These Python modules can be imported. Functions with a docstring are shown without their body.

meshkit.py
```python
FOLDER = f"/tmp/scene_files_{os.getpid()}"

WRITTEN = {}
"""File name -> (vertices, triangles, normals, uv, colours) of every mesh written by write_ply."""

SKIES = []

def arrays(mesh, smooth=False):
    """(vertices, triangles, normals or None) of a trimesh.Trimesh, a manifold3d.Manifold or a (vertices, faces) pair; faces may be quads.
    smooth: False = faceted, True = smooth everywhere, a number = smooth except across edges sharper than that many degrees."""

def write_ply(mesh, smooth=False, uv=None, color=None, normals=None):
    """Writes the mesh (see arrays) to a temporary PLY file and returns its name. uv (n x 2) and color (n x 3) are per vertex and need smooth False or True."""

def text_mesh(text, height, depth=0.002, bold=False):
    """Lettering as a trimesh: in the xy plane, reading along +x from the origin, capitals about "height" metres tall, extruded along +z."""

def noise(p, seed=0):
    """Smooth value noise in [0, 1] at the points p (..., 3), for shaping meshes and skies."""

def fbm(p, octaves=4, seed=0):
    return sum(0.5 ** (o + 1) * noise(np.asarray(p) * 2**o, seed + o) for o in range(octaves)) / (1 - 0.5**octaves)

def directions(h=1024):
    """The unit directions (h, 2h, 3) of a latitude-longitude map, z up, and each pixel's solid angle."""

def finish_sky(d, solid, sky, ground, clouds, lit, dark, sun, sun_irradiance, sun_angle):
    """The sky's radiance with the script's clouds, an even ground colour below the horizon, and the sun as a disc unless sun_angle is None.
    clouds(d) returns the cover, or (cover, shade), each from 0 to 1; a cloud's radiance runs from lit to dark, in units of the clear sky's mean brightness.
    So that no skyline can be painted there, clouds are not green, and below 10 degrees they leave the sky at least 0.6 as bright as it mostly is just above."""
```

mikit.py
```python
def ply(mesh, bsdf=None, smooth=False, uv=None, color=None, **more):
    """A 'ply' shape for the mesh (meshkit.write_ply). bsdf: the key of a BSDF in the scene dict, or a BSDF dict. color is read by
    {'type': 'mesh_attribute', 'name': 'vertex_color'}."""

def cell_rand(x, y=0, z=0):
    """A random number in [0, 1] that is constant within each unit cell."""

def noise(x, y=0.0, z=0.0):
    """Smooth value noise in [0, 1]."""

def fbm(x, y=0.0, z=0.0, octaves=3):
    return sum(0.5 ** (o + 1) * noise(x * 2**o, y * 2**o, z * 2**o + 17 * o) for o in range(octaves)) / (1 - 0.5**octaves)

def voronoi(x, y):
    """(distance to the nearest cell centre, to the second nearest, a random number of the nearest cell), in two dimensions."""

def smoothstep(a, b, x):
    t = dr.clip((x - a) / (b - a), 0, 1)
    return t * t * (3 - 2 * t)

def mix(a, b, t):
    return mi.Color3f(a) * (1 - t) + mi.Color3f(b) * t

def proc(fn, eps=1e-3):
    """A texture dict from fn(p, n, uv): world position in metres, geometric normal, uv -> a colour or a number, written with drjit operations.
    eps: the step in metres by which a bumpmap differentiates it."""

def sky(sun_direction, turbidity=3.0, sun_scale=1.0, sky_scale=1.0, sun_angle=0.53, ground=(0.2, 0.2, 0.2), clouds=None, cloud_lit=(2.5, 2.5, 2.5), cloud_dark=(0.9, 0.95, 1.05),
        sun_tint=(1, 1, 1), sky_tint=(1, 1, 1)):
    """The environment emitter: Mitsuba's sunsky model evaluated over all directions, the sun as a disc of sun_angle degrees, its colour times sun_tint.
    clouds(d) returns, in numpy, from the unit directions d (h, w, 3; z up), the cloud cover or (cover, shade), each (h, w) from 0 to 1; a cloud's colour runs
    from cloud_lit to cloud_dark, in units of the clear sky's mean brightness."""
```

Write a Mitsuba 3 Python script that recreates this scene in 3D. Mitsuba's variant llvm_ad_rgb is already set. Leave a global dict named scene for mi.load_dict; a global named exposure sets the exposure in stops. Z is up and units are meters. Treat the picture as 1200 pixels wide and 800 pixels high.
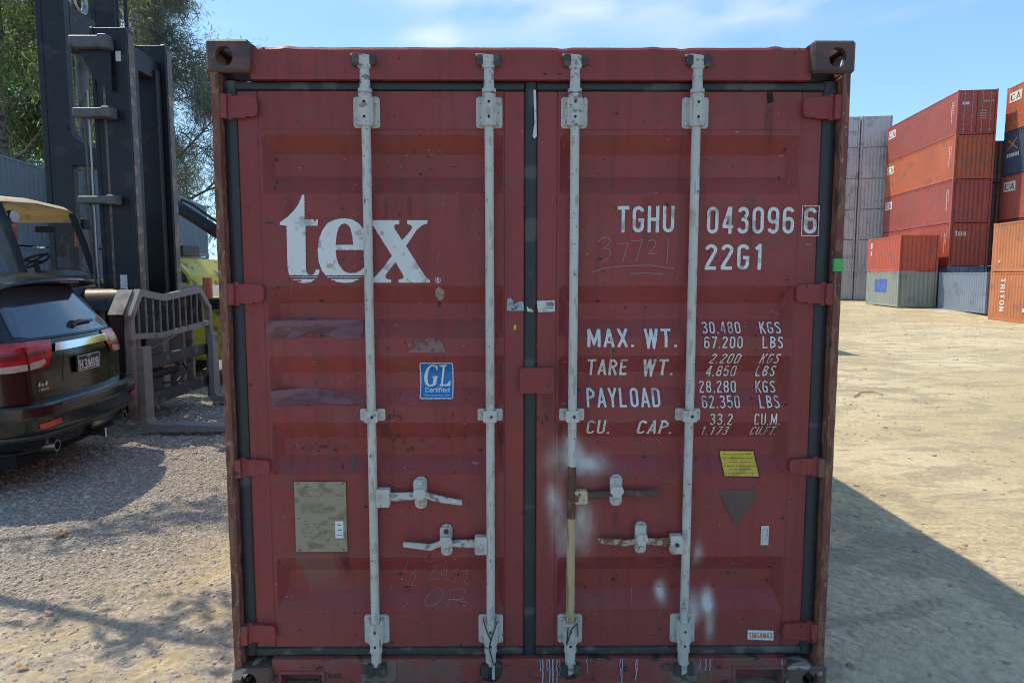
"""A red shipping container in a container yard, seen from its door end."""
import math
import random

import drjit as dr
import manifold3d as m3
import mikit
import meshkit
import mitsuba as mi
import numpy as np
import shapely
import trimesh
from shapely import affinity
from shapely.geometry import LineString, Point, Polygon, box as sbox
from shapely.ops import unary_union

T = mi.ScalarTransform4f
scene, labels = {'type': 'scene'}, {}
exposure = 2.3

# ---------------------------------------------------------------- camera
CAM = np.array([-0.0916, -2.6792, 1.7194])
PITCH, YAW = 0.09755, 0.0066
FWD = np.array([math.sin(YAW) * math.cos(PITCH), math.cos(YAW) * math.cos(PITCH), -math.sin(PITCH)])
scene['camera'] = {'type': 'perspective', 'fov': 73.06, 'fov_axis': 'x', 'near_clip': 0.05, 'far_clip': 2000.0,
                   'to_world': T().look_at(origin=CAM.tolist(), target=(CAM + FWD).tolist(), up=[0, 0, 1])}

# ---------------------------------------------------------------- sky and sun (sun high, behind the container to its left)
SUN = (-0.575, 0.38, 1.0)


def clouds(d):
    az = np.degrees(np.arctan2(d[..., 0], d[..., 1]))
    el = np.degrees(np.arcsin(np.clip(d[..., 2], -1, 1)))
    q = np.stack([az * 0.05 + el * 0.09, el * 0.30 - az * 0.035, np.zeros_like(az)], -1)
    streak = meshkit.fbm(q, 5, seed=4)
    puff = meshkit.fbm(np.stack([az * 0.16, el * 0.55 - az * 0.05, np.ones_like(az)], -1), 5, seed=9)
    band = np.clip((streak - 0.52) / 0.25, 0, 1) * np.clip((el - 12) / 6, 0, 1)

    def patch(a0, e0, wa, we, tilt):
        x, y = (az - a0), (el - e0) - tilt * (az - a0)
        return np.exp(-(x / wa) ** 2 - (y / we) ** 2)

    cirrus = 0.9 * patch(3, 20.8, 12, 1.5, -0.02) + 0.75 * patch(21, 19.2, 7, 1.2, 0.13) + 0.75 * patch(-6, 18.2, 2.6, 1.1, 0.0) + 0.25 * patch(8, 18.2, 16, 2.2, 0.0)
    cover = np.clip(cirrus * np.clip((puff - 0.25) / 0.5, 0, 1.1) * 0.75, 0, 0.8)
    return np.clip(0.05 + cover + 0.28 * band * np.clip(puff * 1.6, 0, 1), 0, 0.85)


scene['sky_light'] = mikit.sky(SUN, turbidity=3.0, sun_scale=0.54, sky_scale=1.05, sky_tint=(0.86, 1.08, 1.12), ground=(0.33, 0.28, 0.2), clouds=clouds, cloud_lit=(2.2, 2.25, 2.3), cloud_dark=(1.2, 1.25, 1.3))

# ---------------------------------------------------------------- materials


def C(*v):
    return {'type': 'rgb', 'value': [float(x) for x in v]}


def mat(key, color, rough=0.5, metallic=0.0, spec=0.5, bump=None, bscale=0.001, beps=1e-3, **more):
    col = mikit.proc(color) if callable(color) else C(*color)
    b = {'type': 'principled', 'base_color': col, 'roughness': mikit.proc(rough) if callable(rough) else rough, 'metallic': metallic, 'specular': spec, **more}
    if bump is not None:
        b = {'type': 'bumpmap', 'arbitrary': mikit.proc(bump, eps=beps), 'scale': bscale, 'bsdf': b}
    scene[key] = {'type': 'twosided', 'bsdf': b}
    return key


N, FB, SS, MX = mikit.noise, mikit.fbm, mikit.smoothstep, mikit.mix


def worn(base, wear, f=6.0, amount=0.62, soft=0.06, tint=0.12, f2=1.2, octaves=3):
    """Paint of colour base with broad uneven fading and patches where the colour wear shows."""
    def fn(p, n, uv):
        a = FB(p.x * f, p.y * f + 3, p.z * f, octaves)
        b = FB(p.x * f2 + 7, p.y * f2, p.z * f2, 2)
        c = mi.Color3f(base) * (1 - tint + 2 * tint * b)
        return MX(c, wear, SS(amount, amount + soft, a))
    return fn

# ---------------------------------------------------------------- small mesh helpers


def cat(*ms):
    flat = []
    for m in ms:
        flat += list(m) if isinstance(m, (list, tuple)) else [m]
    return trimesh.util.concatenate(flat)


def tm(man):
    m = man.to_mesh()
    return trimesh.Trimesh(m.vert_properties[:, :3], m.tri_verts, process=False)


def box(x0, x1, y0, y1, z0, z1, b=0.0):
    """A box; with b its edges are chamfered by b metres."""
    x0, x1, y0, y1, z0, z1 = min(x0, x1), max(x0, x1), min(y0, y1), max(y0, y1), min(z0, z1), max(z0, z1)
    if b <= 0:
        return trimesh.Trimesh([[x, y, z] for x in (x0, x1) for y in (y0, y1) for z in (z0, z1)],
                               [[0, 1, 3], [0, 3, 2], [4, 6, 7], [4, 7, 5], [0, 4, 5], [0, 5, 1], [2, 3, 7], [2, 7, 6], [0, 2, 6], [0, 6, 4], [1, 5, 7], [1, 7, 3]], process=False)
    b = min(b, (x1 - x0) / 2.01, (y1 - y0) / 2.01, (z1 - z0) / 2.01)
    pts = []
    for x, sx in ((x0, 1), (x1, -1)):
        for y, sy in ((y0, 1), (y1, -1)):
            for z, sz in ((z0, 1), (z1, -1)):
                pts += [[x + sx * b, y + sy * b, z], [x + sx * b, y, z + sz * b], [x, y + sy * b, z + sz * b]]
    return tm(m3.Manifold.hull_points(np.array(pts)))


def cyl(p0, p1, r, n=14, r1=None):
    p0, p1 = np.array(p0, float), np.array(p1, float)
    a = p1 - p0
    L = np.linalg.norm(a)
    m = tm(m3.Manifold.cylinder(L, r, r if r1 is None else r1, n))
    m.apply_transform(trimesh.geometry.align_vectors([0, 0, 1], a / L))
    m.apply_translation(p0)
    return m


def tube(pts, r, n=8):
    pts = [np.array(p, float) for p in pts]
    rs = r if isinstance(r, (list, tuple)) else [r] * len(pts)
    out = []
    for a, b, ra, rb in zip(pts[:-1], pts[1:], rs[:-1], rs[1:]):
        if np.linalg.norm(b - a) > 1e-6:
            out.append(cyl(a, b, ra, n, rb))
    for p, rr in zip(pts[1:-1], rs[1:-1]):
        s = trimesh.creation.icosphere(1, rr)
        s.apply_translation(p)
        out.append(s)
    return cat(out)


def polys(g):
    return [q for q in getattr(g, 'geoms', [g]) if isinstance(q, Polygon) and q.area > 1e-9]


def prism(poly, y0, y1):
    """Extrudes a polygon in (x, z) between the planes y0 and y1."""
    poly = Polygon(poly) if not hasattr(poly, 'area') else poly
    out = []
    for q in polys(poly):
        m = trimesh.creation.extrude_polygon(q, abs(y1 - y0), engine='earcut')
        v = m.vertices.copy()
        out.append(trimesh.Trimesh(np.stack([v[:, 0], max(y0, y1) - v[:, 2], v[:, 1]], -1), m.faces, process=False))
    return cat(out)


def rect(x0, x1, z0, z1):
    return sbox(min(x0, x1), min(z0, z1), max(x0, x1), max(z0, z1))


def rrect(x0, x1, z0, z1, r):
    return sbox(min(x0, x1) + r, min(z0, z1) + r, max(x0, x1) - r, max(z0, z1) - r).buffer(r, 6)


def sweep(profile, path_fn, ts):
    """Loft of a closed profile list through frames: path_fn(t) gives an array of ring points."""
    rings = [np.asarray(path_fn(t)) for t in ts]
    return loft(rings)


def loft(rings, caps=True, closed=True):
    n = len(rings[0])
    v = np.concatenate(rings)
    f = []
    for i in range(len(rings) - 1):
        for j in range(n if closed else n - 1):
            a, b = i * n + j, i * n + (j + 1) % n
            f += [[a, b, b + n], [a, b + n, a + n]]
    if caps and closed:
        for base, flip in ((0, True), ((len(rings) - 1) * n, False)):
            c = len(v)
            v = np.vstack([v, v[base:base + n].mean(0)])
            for j in range(n):
                t = [base + j, base + (j + 1) % n, c]
                f.append(t[::-1] if flip else t)
    m = trimesh.Trimesh(v, f, process=False)
    return m


def loft_tube(pts, rs, n):
    pts = np.array(pts)
    rings = []
    for i, p in enumerate(pts):
        d = pts[min(i + 1, len(pts) - 1)] - pts[max(i - 1, 0)]
        d /= np.linalg.norm(d)
        a = np.cross(d, [0.3, 0.9, 0.2]); a /= np.linalg.norm(a)
        b = np.cross(d, a)
        t = np.linspace(0, 2 * np.pi, n, endpoint=False)[:, None]
        rings.append(p + rs[i] * (np.cos(t) * a + np.sin(t) * b))
    return loft(rings)


def add(key, mesh, material, smooth=False, to_world=None, label=None, kind=None, **more):
    """One entry of the scene; a key that is taken gets the next three-digit number."""
    k, i = key, 0
    while k in scene:
        i += 1
        k = f'{key}_{i:03d}'
    scene[k] = mikit.ply(mesh, material, smooth=smooth, **more)
    if to_world is not None:
        scene[k]['to_world'] = to_world
    if label or kind:
        labels.setdefault(k, {})
        if label:
            labels[k]['label'] = label
        if kind:
            labels[k]['kind'] = kind
    return k


def thing(key, label, category, group=None):
    labels[key] = {'label': label, 'category': category}
    if group:
        labels[key]['group'] = group
    return key


# ---------------------------------------------------------------- ground
def ground_z(x, y):
    x, y = np.asarray(x, float), np.asarray(y, float)

    def ss(a, b, t):
        t = np.clip((t - a) / (b - a), 0, 1)
        return t * t * (3 - 2 * t)
    z = -0.60 * ss(5, 33, y) * ss(-2, 8, x) - 0.16 * ss(20, 25, x) * ss(20, 30, y) * (1 - ss(36, 42, y))
    p = np.stack([x, y, np.zeros_like(x)], -1)
    near = np.exp(-((np.hypot(x, y - 2)) / 26) ** 2)
    z = z + 0.05 * (meshkit.fbm(p * 0.35, 3, 2) - 0.5) * near * ss(1.3, 2.2, np.abs(x)) 
    z = z + 0.022 * (meshkit.fbm(p * np.array([1.6, 2.3, 1]), 3, 5) - 0.5) * near
    gravel = ss(0.6, -1.5, x) if False else 1 - ss(-2.2, -0.5, x)
    z = z + (0.010 + 0.006 * gravel) * (meshkit.fbm(p * np.array([9, 12, 1]), 3, 8) - 0.5) * near
    # shallow scraped ridges in the sand
    rid = meshkit.fbm(np.stack([x * 0.9 + y * 0.8, y * 4.2 - x * 1.1, 0 * x], -1), 3, 11)
    z = z + 0.02 * np.clip(rid - 0.55, 0, 1) * near * ss(0.8, 1.6, x)
    return z


def axis(parts):
    out = []
    for a, b, n in parts:
        out += list(np.linspace(a, b, n, endpoint=False))
    return np.array(out + [parts[-1][1]])


gx = axis([(-900, -60, 16), (-60, -12, 40), (-12, -5, 90), (-5, -1, 130), (-1, 1.1, 24), (1.1, 6.5, 150), (6.5, 30, 130), (30, 60, 30), (60, 900, 16)])
gy = axis([(-900, -30, 12), (-30, -2, 40), (-2, 0.0, 40), (0.0, 7, 220), (7, 16, 110), (16, 45, 110), (45, 80, 30), (80, 1500, 16)])
GX, GY = np.meshgrid(gx, gy, indexing='ij')
GV = np.stack([GX, GY, ground_z(GX, GY)], -1).reshape(-1, 3)
ii = np.arange(len(gx) * len(gy)).reshape(len(gx), len(gy))
GF = np.concatenate([np.stack([ii[:-1, :-1], ii[1:, :-1], ii[1:, 1:]], -1).reshape(-1, 3), np.stack([ii[:-1, :-1], ii[1:, 1:], ii[:-1, 1:]], -1).reshape(-1, 3)])


def ground_colour(p, n, uv):
    big = FB(p.x * 0.55 + 3, p.y * 0.55, 0, 3)
    mid = FB(p.x * 3.1, p.y * 4.3, 5, 4)
    fine = FB(p.x * 38, p.y * 38, 1, 3)
    grit = FB(p.x * 110, p.y * 110, 2, 2)
    streak = FB(p.x * 1.1 + p.y * 0.9, p.y * 5.5 - p.x * 1.4, 3, 4)
    sand = MX((0.43, 0.36, 0.222), (0.53, 0.455, 0.30), SS(0.3, 0.7, big))
    sand = MX(sand, (0.34, 0.295, 0.20), 0.75 * SS(0.50, 0.68, mid))
    sand = MX(sand, (0.31, 0.27, 0.19), 0.6 * SS(0.60, 0.70, streak))
    d1, d2, cell = mikit.voronoi(p.x * 75, p.y * 75)
    gcol = MX((0.15, 0.14, 0.122), (0.41, 0.38, 0.32), cell)
    gcol = MX((0.15, 0.14, 0.125), gcol, SS(0.02, 0.14, d2 - d1))
    edge = p.x + 1.9 * (big - 0.5) + 1.6 * (mid - 0.5) - 0.42 * (p.y - 1.0)
    g = 1 - SS(-3.2, -1.9, edge)
    g = dr.maximum(g, (1 - SS(-1.2, -0.2, p.x)) * SS(3.2, 4.4, p.y))
    dirt = MX((0.34, 0.31, 0.25), (0.25, 0.235, 0.205), SS(0.35, 0.65, mid))
    sand = MX(sand, dirt, 1 - SS(-0.35, 0.15, p.y + 0.5 * (mid - 0.5)))
    left = 1 - SS(-1.0, 0.4, p.x)
    sand = MX(sand, mi.Color3f(0.36, 0.335, 0.285) * (0.65 + 0.5 * cell), 0.75 * left * SS(0.38, 0.52, mid))
    track = SS(0.4, 0.6, FB(p.x * 6, p.y * 6, 9, 2))
    for ox, oy, rr in ((3.0, 28.0, 17.0), (3.0, 28.0, 19.1), (30.0, -6.0, 21.5), (30.0, -6.0, 23.6)):
        d = dr.abs(dr.sqrt(dr.square(p.x - ox) + dr.square(p.y - oy)) - rr + 0.12 * (mid - 0.5))
        sand = MX(sand, (0.33, 0.29, 0.205), 0.5 * (1 - SS(0.10, 0.2, d)) * track)
    c = MX(sand, gcol, g)
    return c * (0.72 + 0.36 * fine + 0.2 * grit)


mat('mat_ground', ground_colour, 0.95, spec=0.2, bump=lambda p, n, uv: FB(p.x * 28, p.y * 28, 0, 4), bscale=0.016, beps=0.004)
add('ground', (GV, GF), 'mat_ground', smooth=True)
labels['ground'] = {'label': 'dry sandy yard ground with grey gravel', 'kind': 'structure'}

rng = np.random.default_rng(7)


def stones(n, xs, ys, size, keep, seed, flat=0.6):
    r = np.random.default_rng(seed)
    base = trimesh.creation.icosphere(0)
    bv, bf = np.array(base.vertices), np.array(base.faces)
    x, y = r.uniform(*xs, n), r.uniform(*ys, n)
    ok = keep(x, y, r)
    x, y = x[ok], y[ok]
    n = len(x)
    s = size[0] * (size[1] / size[0]) ** (r.random(n) ** 2.2)
    V = bv[None] * (1 + 0.55 * (r.random((n, len(bv), 1)) - 0.5))
    V = V * (s[:, None, None] * np.stack([0.8 + 0.7 * r.random(n), 0.7 + 0.5 * r.random(n), flat * (0.6 + 0.7 * r.random(n))], -1)[:, None])
    a = r.uniform(0, 6.3, n)
    ca, sa = np.cos(a)[:, None], np.sin(a)[:, None]
    V = np.stack([V[..., 0] * ca - V[..., 1] * sa, V[..., 0] * sa + V[..., 1] * ca, V[..., 2]], -1)
    V = V + np.stack([x, y, ground_z(x, y) + s * 0.12], -1)[:, None]
    F = bf[None] + (np.arange(n) * len(bv))[:, None, None]
    tone = (0.75 + 0.65 * r.random(n))[:, None, None]
    hue = r.random(n)[:, None, None]
    col = tone * ((1 - hue) * np.array([0.34, 0.322, 0.292]) + hue * np.array([0.43, 0.375, 0.28])) * np.ones((1, len(bv), 1))
    return (V.reshape(-1, 3), F.reshape(-1, 3)), col.reshape(-1, 3)


scene['mat_stone'] = {'type': 'twosided', 'bsdf': {'type': 'principled', 'base_color': {'type': 'mesh_attribute', 'name': 'vertex_color'}, 'roughness': 0.9, 'specular': 0.25}}


def gravel_keep(x, y, r):
    e = x - 0.42 * (y - 1.0)
    dens = np.clip((-1.6 - e) / 1.2, 0.30, 1)
    dens = np.where((x < -0.5) & (y > 3.4), 0.8, dens)
    return (r.random(len(x)) < dens) & ~((np.abs(x) < 1.25) & (y > -0.02) & (y < 6.1))


gm, gc = stones(34000, (-5.2, -1.15), (-0.2, 4.6), (0.0045, 0.016), gravel_keep, 3)
gm2, gc2 = stones(11000, (-7.5, -1.2), (3.6, 10), (0.012, 0.036), gravel_keep, 4)
gm3, gc3 = stones(70, (-5.0, -1.2), (-0.2, 5), (0.010, 0.026), lambda x, y, r: x > -99, 5)
gv = np.vstack([gm[0], gm2[0], gm3[0]])
gf = np.vstack([gm[1], gm2[1] + len(gm[0]), gm3[1] + len(gm[0]) + len(gm2[0])])
add('gravel', (gv, gf), 'mat_stone', color=np.vstack([gc, gc2, gc3]))
labels['gravel'] = {'label': 'loose grey gravel stones over the left of the yard', 'category': 'gravel', 'kind': 'stuff'}


def clod_keep(x, y, r):
    return meshkit.fbm(np.stack([x * 1.3, y * 2.2, 0 * x], -1), 3, 21) + 0.35 * r.random(len(x)) > 0.72


cm, cc = stones(5200, (1.3, 9.0), (-0.4, 9.0), (0.005, 0.026), clod_keep, 6, 0.5)
cm2, cc2 = stones(2500, (3, 26), (8, 34), (0.015, 0.05), clod_keep, 8, 0.5)
cc = cc * np.array([1.15, 1.02, 0.82])
add('pebbles', (np.vstack([cm[0], cm2[0]]), np.vstack([cm[1], cm2[1] + len(cm[0])])), 'mat_stone', color=np.vstack([cc, cc2 * np.array([1.15, 1.02, 0.82])]))
labels['pebbles'] = {'label': 'scattered pebbles and clods on the sandy ground', 'category': 'pebbles', 'kind': 'stuff'}

# ---------------------------------------------------------------- the red container: paint, rust, rubber
RED = (0.27, 0.052, 0.047)


def red_fn(p, n, uv):
    big = FB(p.x * 1.7 + 5, p.y * 1.7, p.z * 1.5, 3)
    mid = FB(p.x * 7, p.y * 7, p.z * 9, 4)
    fine = FB(p.x * 60, p.y * 60, p.z * 60, 3)
    run = FB(p.x * 34, 0, p.z * 1.6, 3)
    c = mi.Color3f(RED) * (0.82 + 0.34 * big)
    c = MX(c, (0.28, 0.075, 0.080), 0.36 * SS(0.50, 0.70, mid) * SS(0.38, 0.6, big))       # chalky bleached paint
    c = MX(c, (0.135, 0.042, 0.036), 0.3 * SS(0.52, 0.74, run))                          # dirt that ran down
    c = MX(c, (0.060, 0.026, 0.020), SS(0.775, 0.80, FB(p.x * 30 + 9, p.y * 30, p.z * 36, 4)))  # chips to rust
    c = MX(c, (0.42, 0.30, 0.27), 0.6 * SS(0.785, 0.81, FB(p.x * 45, p.y * 45 + 4, p.z * 60, 4)))  # scratches to primer
    return c * (0.94 + 0.12 * fine)


mat('mat_red', red_fn, lambda p, n, uv: 0.36 + 0.2 * FB(p.x * 5, p.y * 5, p.z * 5, 2), spec=0.28,
    bump=lambda p, n, uv: FB(p.x * 26, p.y * 26, p.z * 26, 2), bscale=0.0012, beps=0.004)


def red_door_fn(p, n, uv):
    c = red_fn(p, n, uv)
    w = (0.64, 0.61, 0.56)
    for cx, cz, w_, h_, a, tone in STAINS:       # rust and dust that ran down from bolts, plate corners and seams
        dz = cz - p.z
        q = dr.abs(p.x - cx + 0.012 * (FB(3, p.z * 9, cx * 7, 2) - 0.5)) / (w_ * (0.5 + 0.8 * FB(p.x * 25, 2, p.z * 5, 2)))
        m = (1 - SS(0.5, 1.15, q)) * SS(-0.01, 0.02, dz) * (1 - SS(0.35, 1.0, dz / h_ + 0.7 * (FB(p.x * 60, 1, p.z * 4, 2) - 0.5)))
        c = MX(c, tone, a * m)
    grime = SS(0.46, 0.66, FB(p.x * 8, 2, p.z * 12, 3) + 0.35 * (1 - SS(ZLOW, ZLOW + 0.35, p.z)) - 0.08)
    c = MX(c, (0.17, 0.085, 0.065), 0.25 * grime)
    ragged = SS(0.32, 0.66, FB(p.x * 15, 3, p.z * 6, 4))
    speck = N(p.x * 260, 0, p.z * 260)
    for cx, cz, rx, rz, a in SPRAYS:
        q = dr.sqrt(dr.square((p.x - cx) / rx) + dr.square((p.z - cz) / rz))
        k = dr.exp(-1.1 * dr.square(q)) * (0.35 + 0.65 * ragged) * (0.75 + 0.5 * speck)
        c = MX(c, w, dr.minimum(1.5 * a * k, 0.92))
    return c


RUST, DUST = (0.085, 0.032, 0.022), (0.20, 0.125, 0.095)
ZLOW = 0.1795
STAINS = [(-0.9402, 0.5881, 0.022, 0.16, 0.7, DUST), (-0.762, 0.5985, 0.026, 0.13, 0.75, RUST), (-0.8567, 0.5806, 0.10, 0.24, 0.55, DUST), (0.9216, 2.3744, 0.020, 0.22, 0.6, RUST), (-0.5851, 1.1205, 0.03, 0.10, 0.5, RUST), (-0.1148, 1.1268, 0.02, 0.16, 0.5, RUST),
          (0.1156, 1.1264, 0.02, 0.12, 0.5, RUST), (-0.4726, 2.0263, 0.012, 0.14, 0.6, RUST), (-0.5656, 2.0263, 0.010, 0.2, 0.5, RUST), (0.3515, 0.7649, 0.02, 0.1, 0.4, RUST), (0.0635, 1.2414, 0.03, 0.14, 0.45, RUST), (-0.2565, 2.0265, 0.03, 0.22, 0.35, RUST), (0.4598, 2.027, 0.03, 0.3, 0.3, RUST), (0.8607, 2.0273, 0.04, 0.3, 0.3, RUST), (-0.9372, 2.026, 0.03, 0.2, 0.3, RUST)]
SPRAYS = [(0.1478, 0.9718, 0.075, 0.055, 0.9), (0.238, 0.9469, 0.06, 0.035, 0.8), (0.1611, 1.0282, 0.035, 0.045, 0.7), (0.1074, 0.787, 0.035, 0.09, 0.75), (0.2056, 0.715, 0.05, 0.12, 0.5),
          (0.1503, 0.643, 0.045, 0.08, 0.6), (0.5477, 0.3976, 0.022, 0.035, 0.7), (0.7396, 0.3638, 0.025, 0.045, 0.95), (0.6915, 0.5764, 0.02, 0.05, 0.6), (0.7497, 0.2564, 0.02, 0.07, 0.45), (0.6767, 0.3308, 0.03, 0.06, 0.5)]
mat('mat_red_door', red_door_fn, lambda p, n, uv: 0.34 + 0.24 * FB(p.x * 5, p.y * 5, p.z * 5, 2), spec=0.3,
    bump=lambda p, n, uv: FB(p.x * 26, p.y * 26, p.z * 26, 2), bscale=0.0012, beps=0.004)


def sill_fn(p, n, uv):
    c = red_fn(p, n, uv)
    a = FB(p.x * 9, p.y * 9, p.z * 13 + 2, 4)
    c = MX(c, (0.16, 0.10, 0.075), 0.8 * SS(0.42, 0.62, a))
    c = MX(c, (0.055, 0.04, 0.033), SS(0.62, 0.70, FB(p.x * 23, p.y * 23, p.z * 29, 4)))
    return c


mat('mat_sill', sill_fn, 0.7, bump=lambda p, n, uv: FB(p.x * 40, p.y * 40, p.z * 40, 3), bscale=0.002, beps=0.003)


def rust_fn(p, n, uv):
    a = FB(p.x * 60, p.y * 60, p.z * 9, 4)
    b = FB(p.x * 90, p.y * 90 + 5, p.z * 40, 3)
    c = MX((0.17, 0.055, 0.042), (0.25, 0.115, 0.062), SS(0.42, 0.58, a))
    c = MX(c, (0.10, 0.046, 0.033), SS(0.56, 0.66, a))
    return MX(c, (0.36, 0.28, 0.22), 0.7 * SS(0.74, 0.79, b))


mat('mat_rusty_post', rust_fn, 0.75, bump=lambda p, n, uv: FB(p.x * 60, p.y * 60, p.z * 30, 4), bscale=0.004, beps=0.003)
mat('mat_casting', worn((0.115, 0.060, 0.052), (0.075, 0.050, 0.042), 14, 0.52, 0.12), 0.6, bump=lambda p, n, uv: FB(p.x * 30, p.y * 30, p.z * 30, 3), bscale=0.003, beps=0.004)
mat('mat_low_casting', worn((0.12, 0.075, 0.06), (0.33, 0.29, 0.24), 22, 0.58, 0.05), 0.8)
mat('mat_rubber', worn((0.028, 0.030, 0.033), (0.075, 0.075, 0.07), 9, 0.60, 0.12), 0.55)
mat('mat_dusty_rubber', worn((0.05, 0.052, 0.048), (0.13, 0.12, 0.10), 16, 0.50, 0.2), 0.8)


def white_fn(p, n, uv):
    a = FB(p.x * 75, p.y * 75, p.z * 30, 4)
    c = mi.Color3f(0.53, 0.51, 0.45) * (0.86 + 0.26 * FB(p.x * 6, p.y * 6, p.z * 3, 3))
    c = MX(c, (0.30, 0.27, 0.22), 0.6 * SS(0.58, 0.70, FB(p.x * 70, p.y * 70, p.z * 18 + 4, 3)))
    c = MX(c, (0.14, 0.10, 0.075), SS(0.77, 0.79, a))
    return MX(c, (0.07, 0.06, 0.055), SS(0.765, 0.785, FB(p.x * 80 + 3, p.y * 80, p.z * 60, 4)))


mat('mat_white_steel', white_fn, 0.5)
mat('mat_chipped_white', worn((0.50, 0.48, 0.43), (0.21, 0.205, 0.195), 48, 0.56, 0.10), 0.6)
RZ0, RZ1 = 0.952, 0.7368


def rod3_fn(p, n, uv):
    j = 0.012 * (FB(p.x * 60, p.y * 60, 1, 3) - 0.5)
    c = white_fn(p, n, uv)
    cream = MX((0.47, 0.36, 0.20), (0.30, 0.19, 0.09), SS(0.52, 0.68, FB(p.x * 60, p.y * 60, p.z * 7, 4)))
    rust = MX((0.10, 0.045, 0.03), (0.24, 0.14, 0.055), SS(0.52, 0.66, FB(p.x * 50, p.y * 50, p.z * 10, 4)))
    c = dr.select(p.z + j < RZ0, rust, c)
    return dr.select(p.z + j < RZ1, cream, c)


mat('mat_mended_rod', rod3_fn, 0.62)
mat('mat_rust_handle', worn((0.085, 0.055, 0.048), (0.14, 0.08, 0.06), 30, 0.5, 0.1), 0.75)
mat('mat_flaky_handle', worn((0.40, 0.33, 0.25), (0.19, 0.085, 0.045), 55, 0.47, 0.05), 0.75)
mat('mat_rust_white', worn((0.55, 0.44, 0.27), (0.14, 0.065, 0.035), 38, 0.50, 0.05), 0.7)
mat('mat_dark_steel', worn((0.05, 0.048, 0.045), (0.11, 0.09, 0.075), 30, 0.55, 0.1), 0.7)
mat('mat_lettering', worn((0.66, 0.66, 0.63), (0.42, 0.38, 0.36), 24, 0.56, 0.14), 0.5)
mat('mat_black_hole', (0.012, 0.012, 0.012), 0.9)
mat('mat_plywood', (0.16, 0.10, 0.06), 0.8)

# ---------------------------------------------------------------- the red container: body
K = thing('shipping_container', 'large dark red shipping container with closed doors and white lock rods', 'shipping container')
HW, LEN, TOP = 1.219, 6.058, 2.591
YD = 0.06                                             # the outer face of the doors
ZDT, ZDB = 2.4167, 0.1795           # top and bottom edge of the doors
ZH0, ZH1 = 2.4527, 2.5744             # the header
ZS1 = 0.1417                                 # top of the sill


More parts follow.
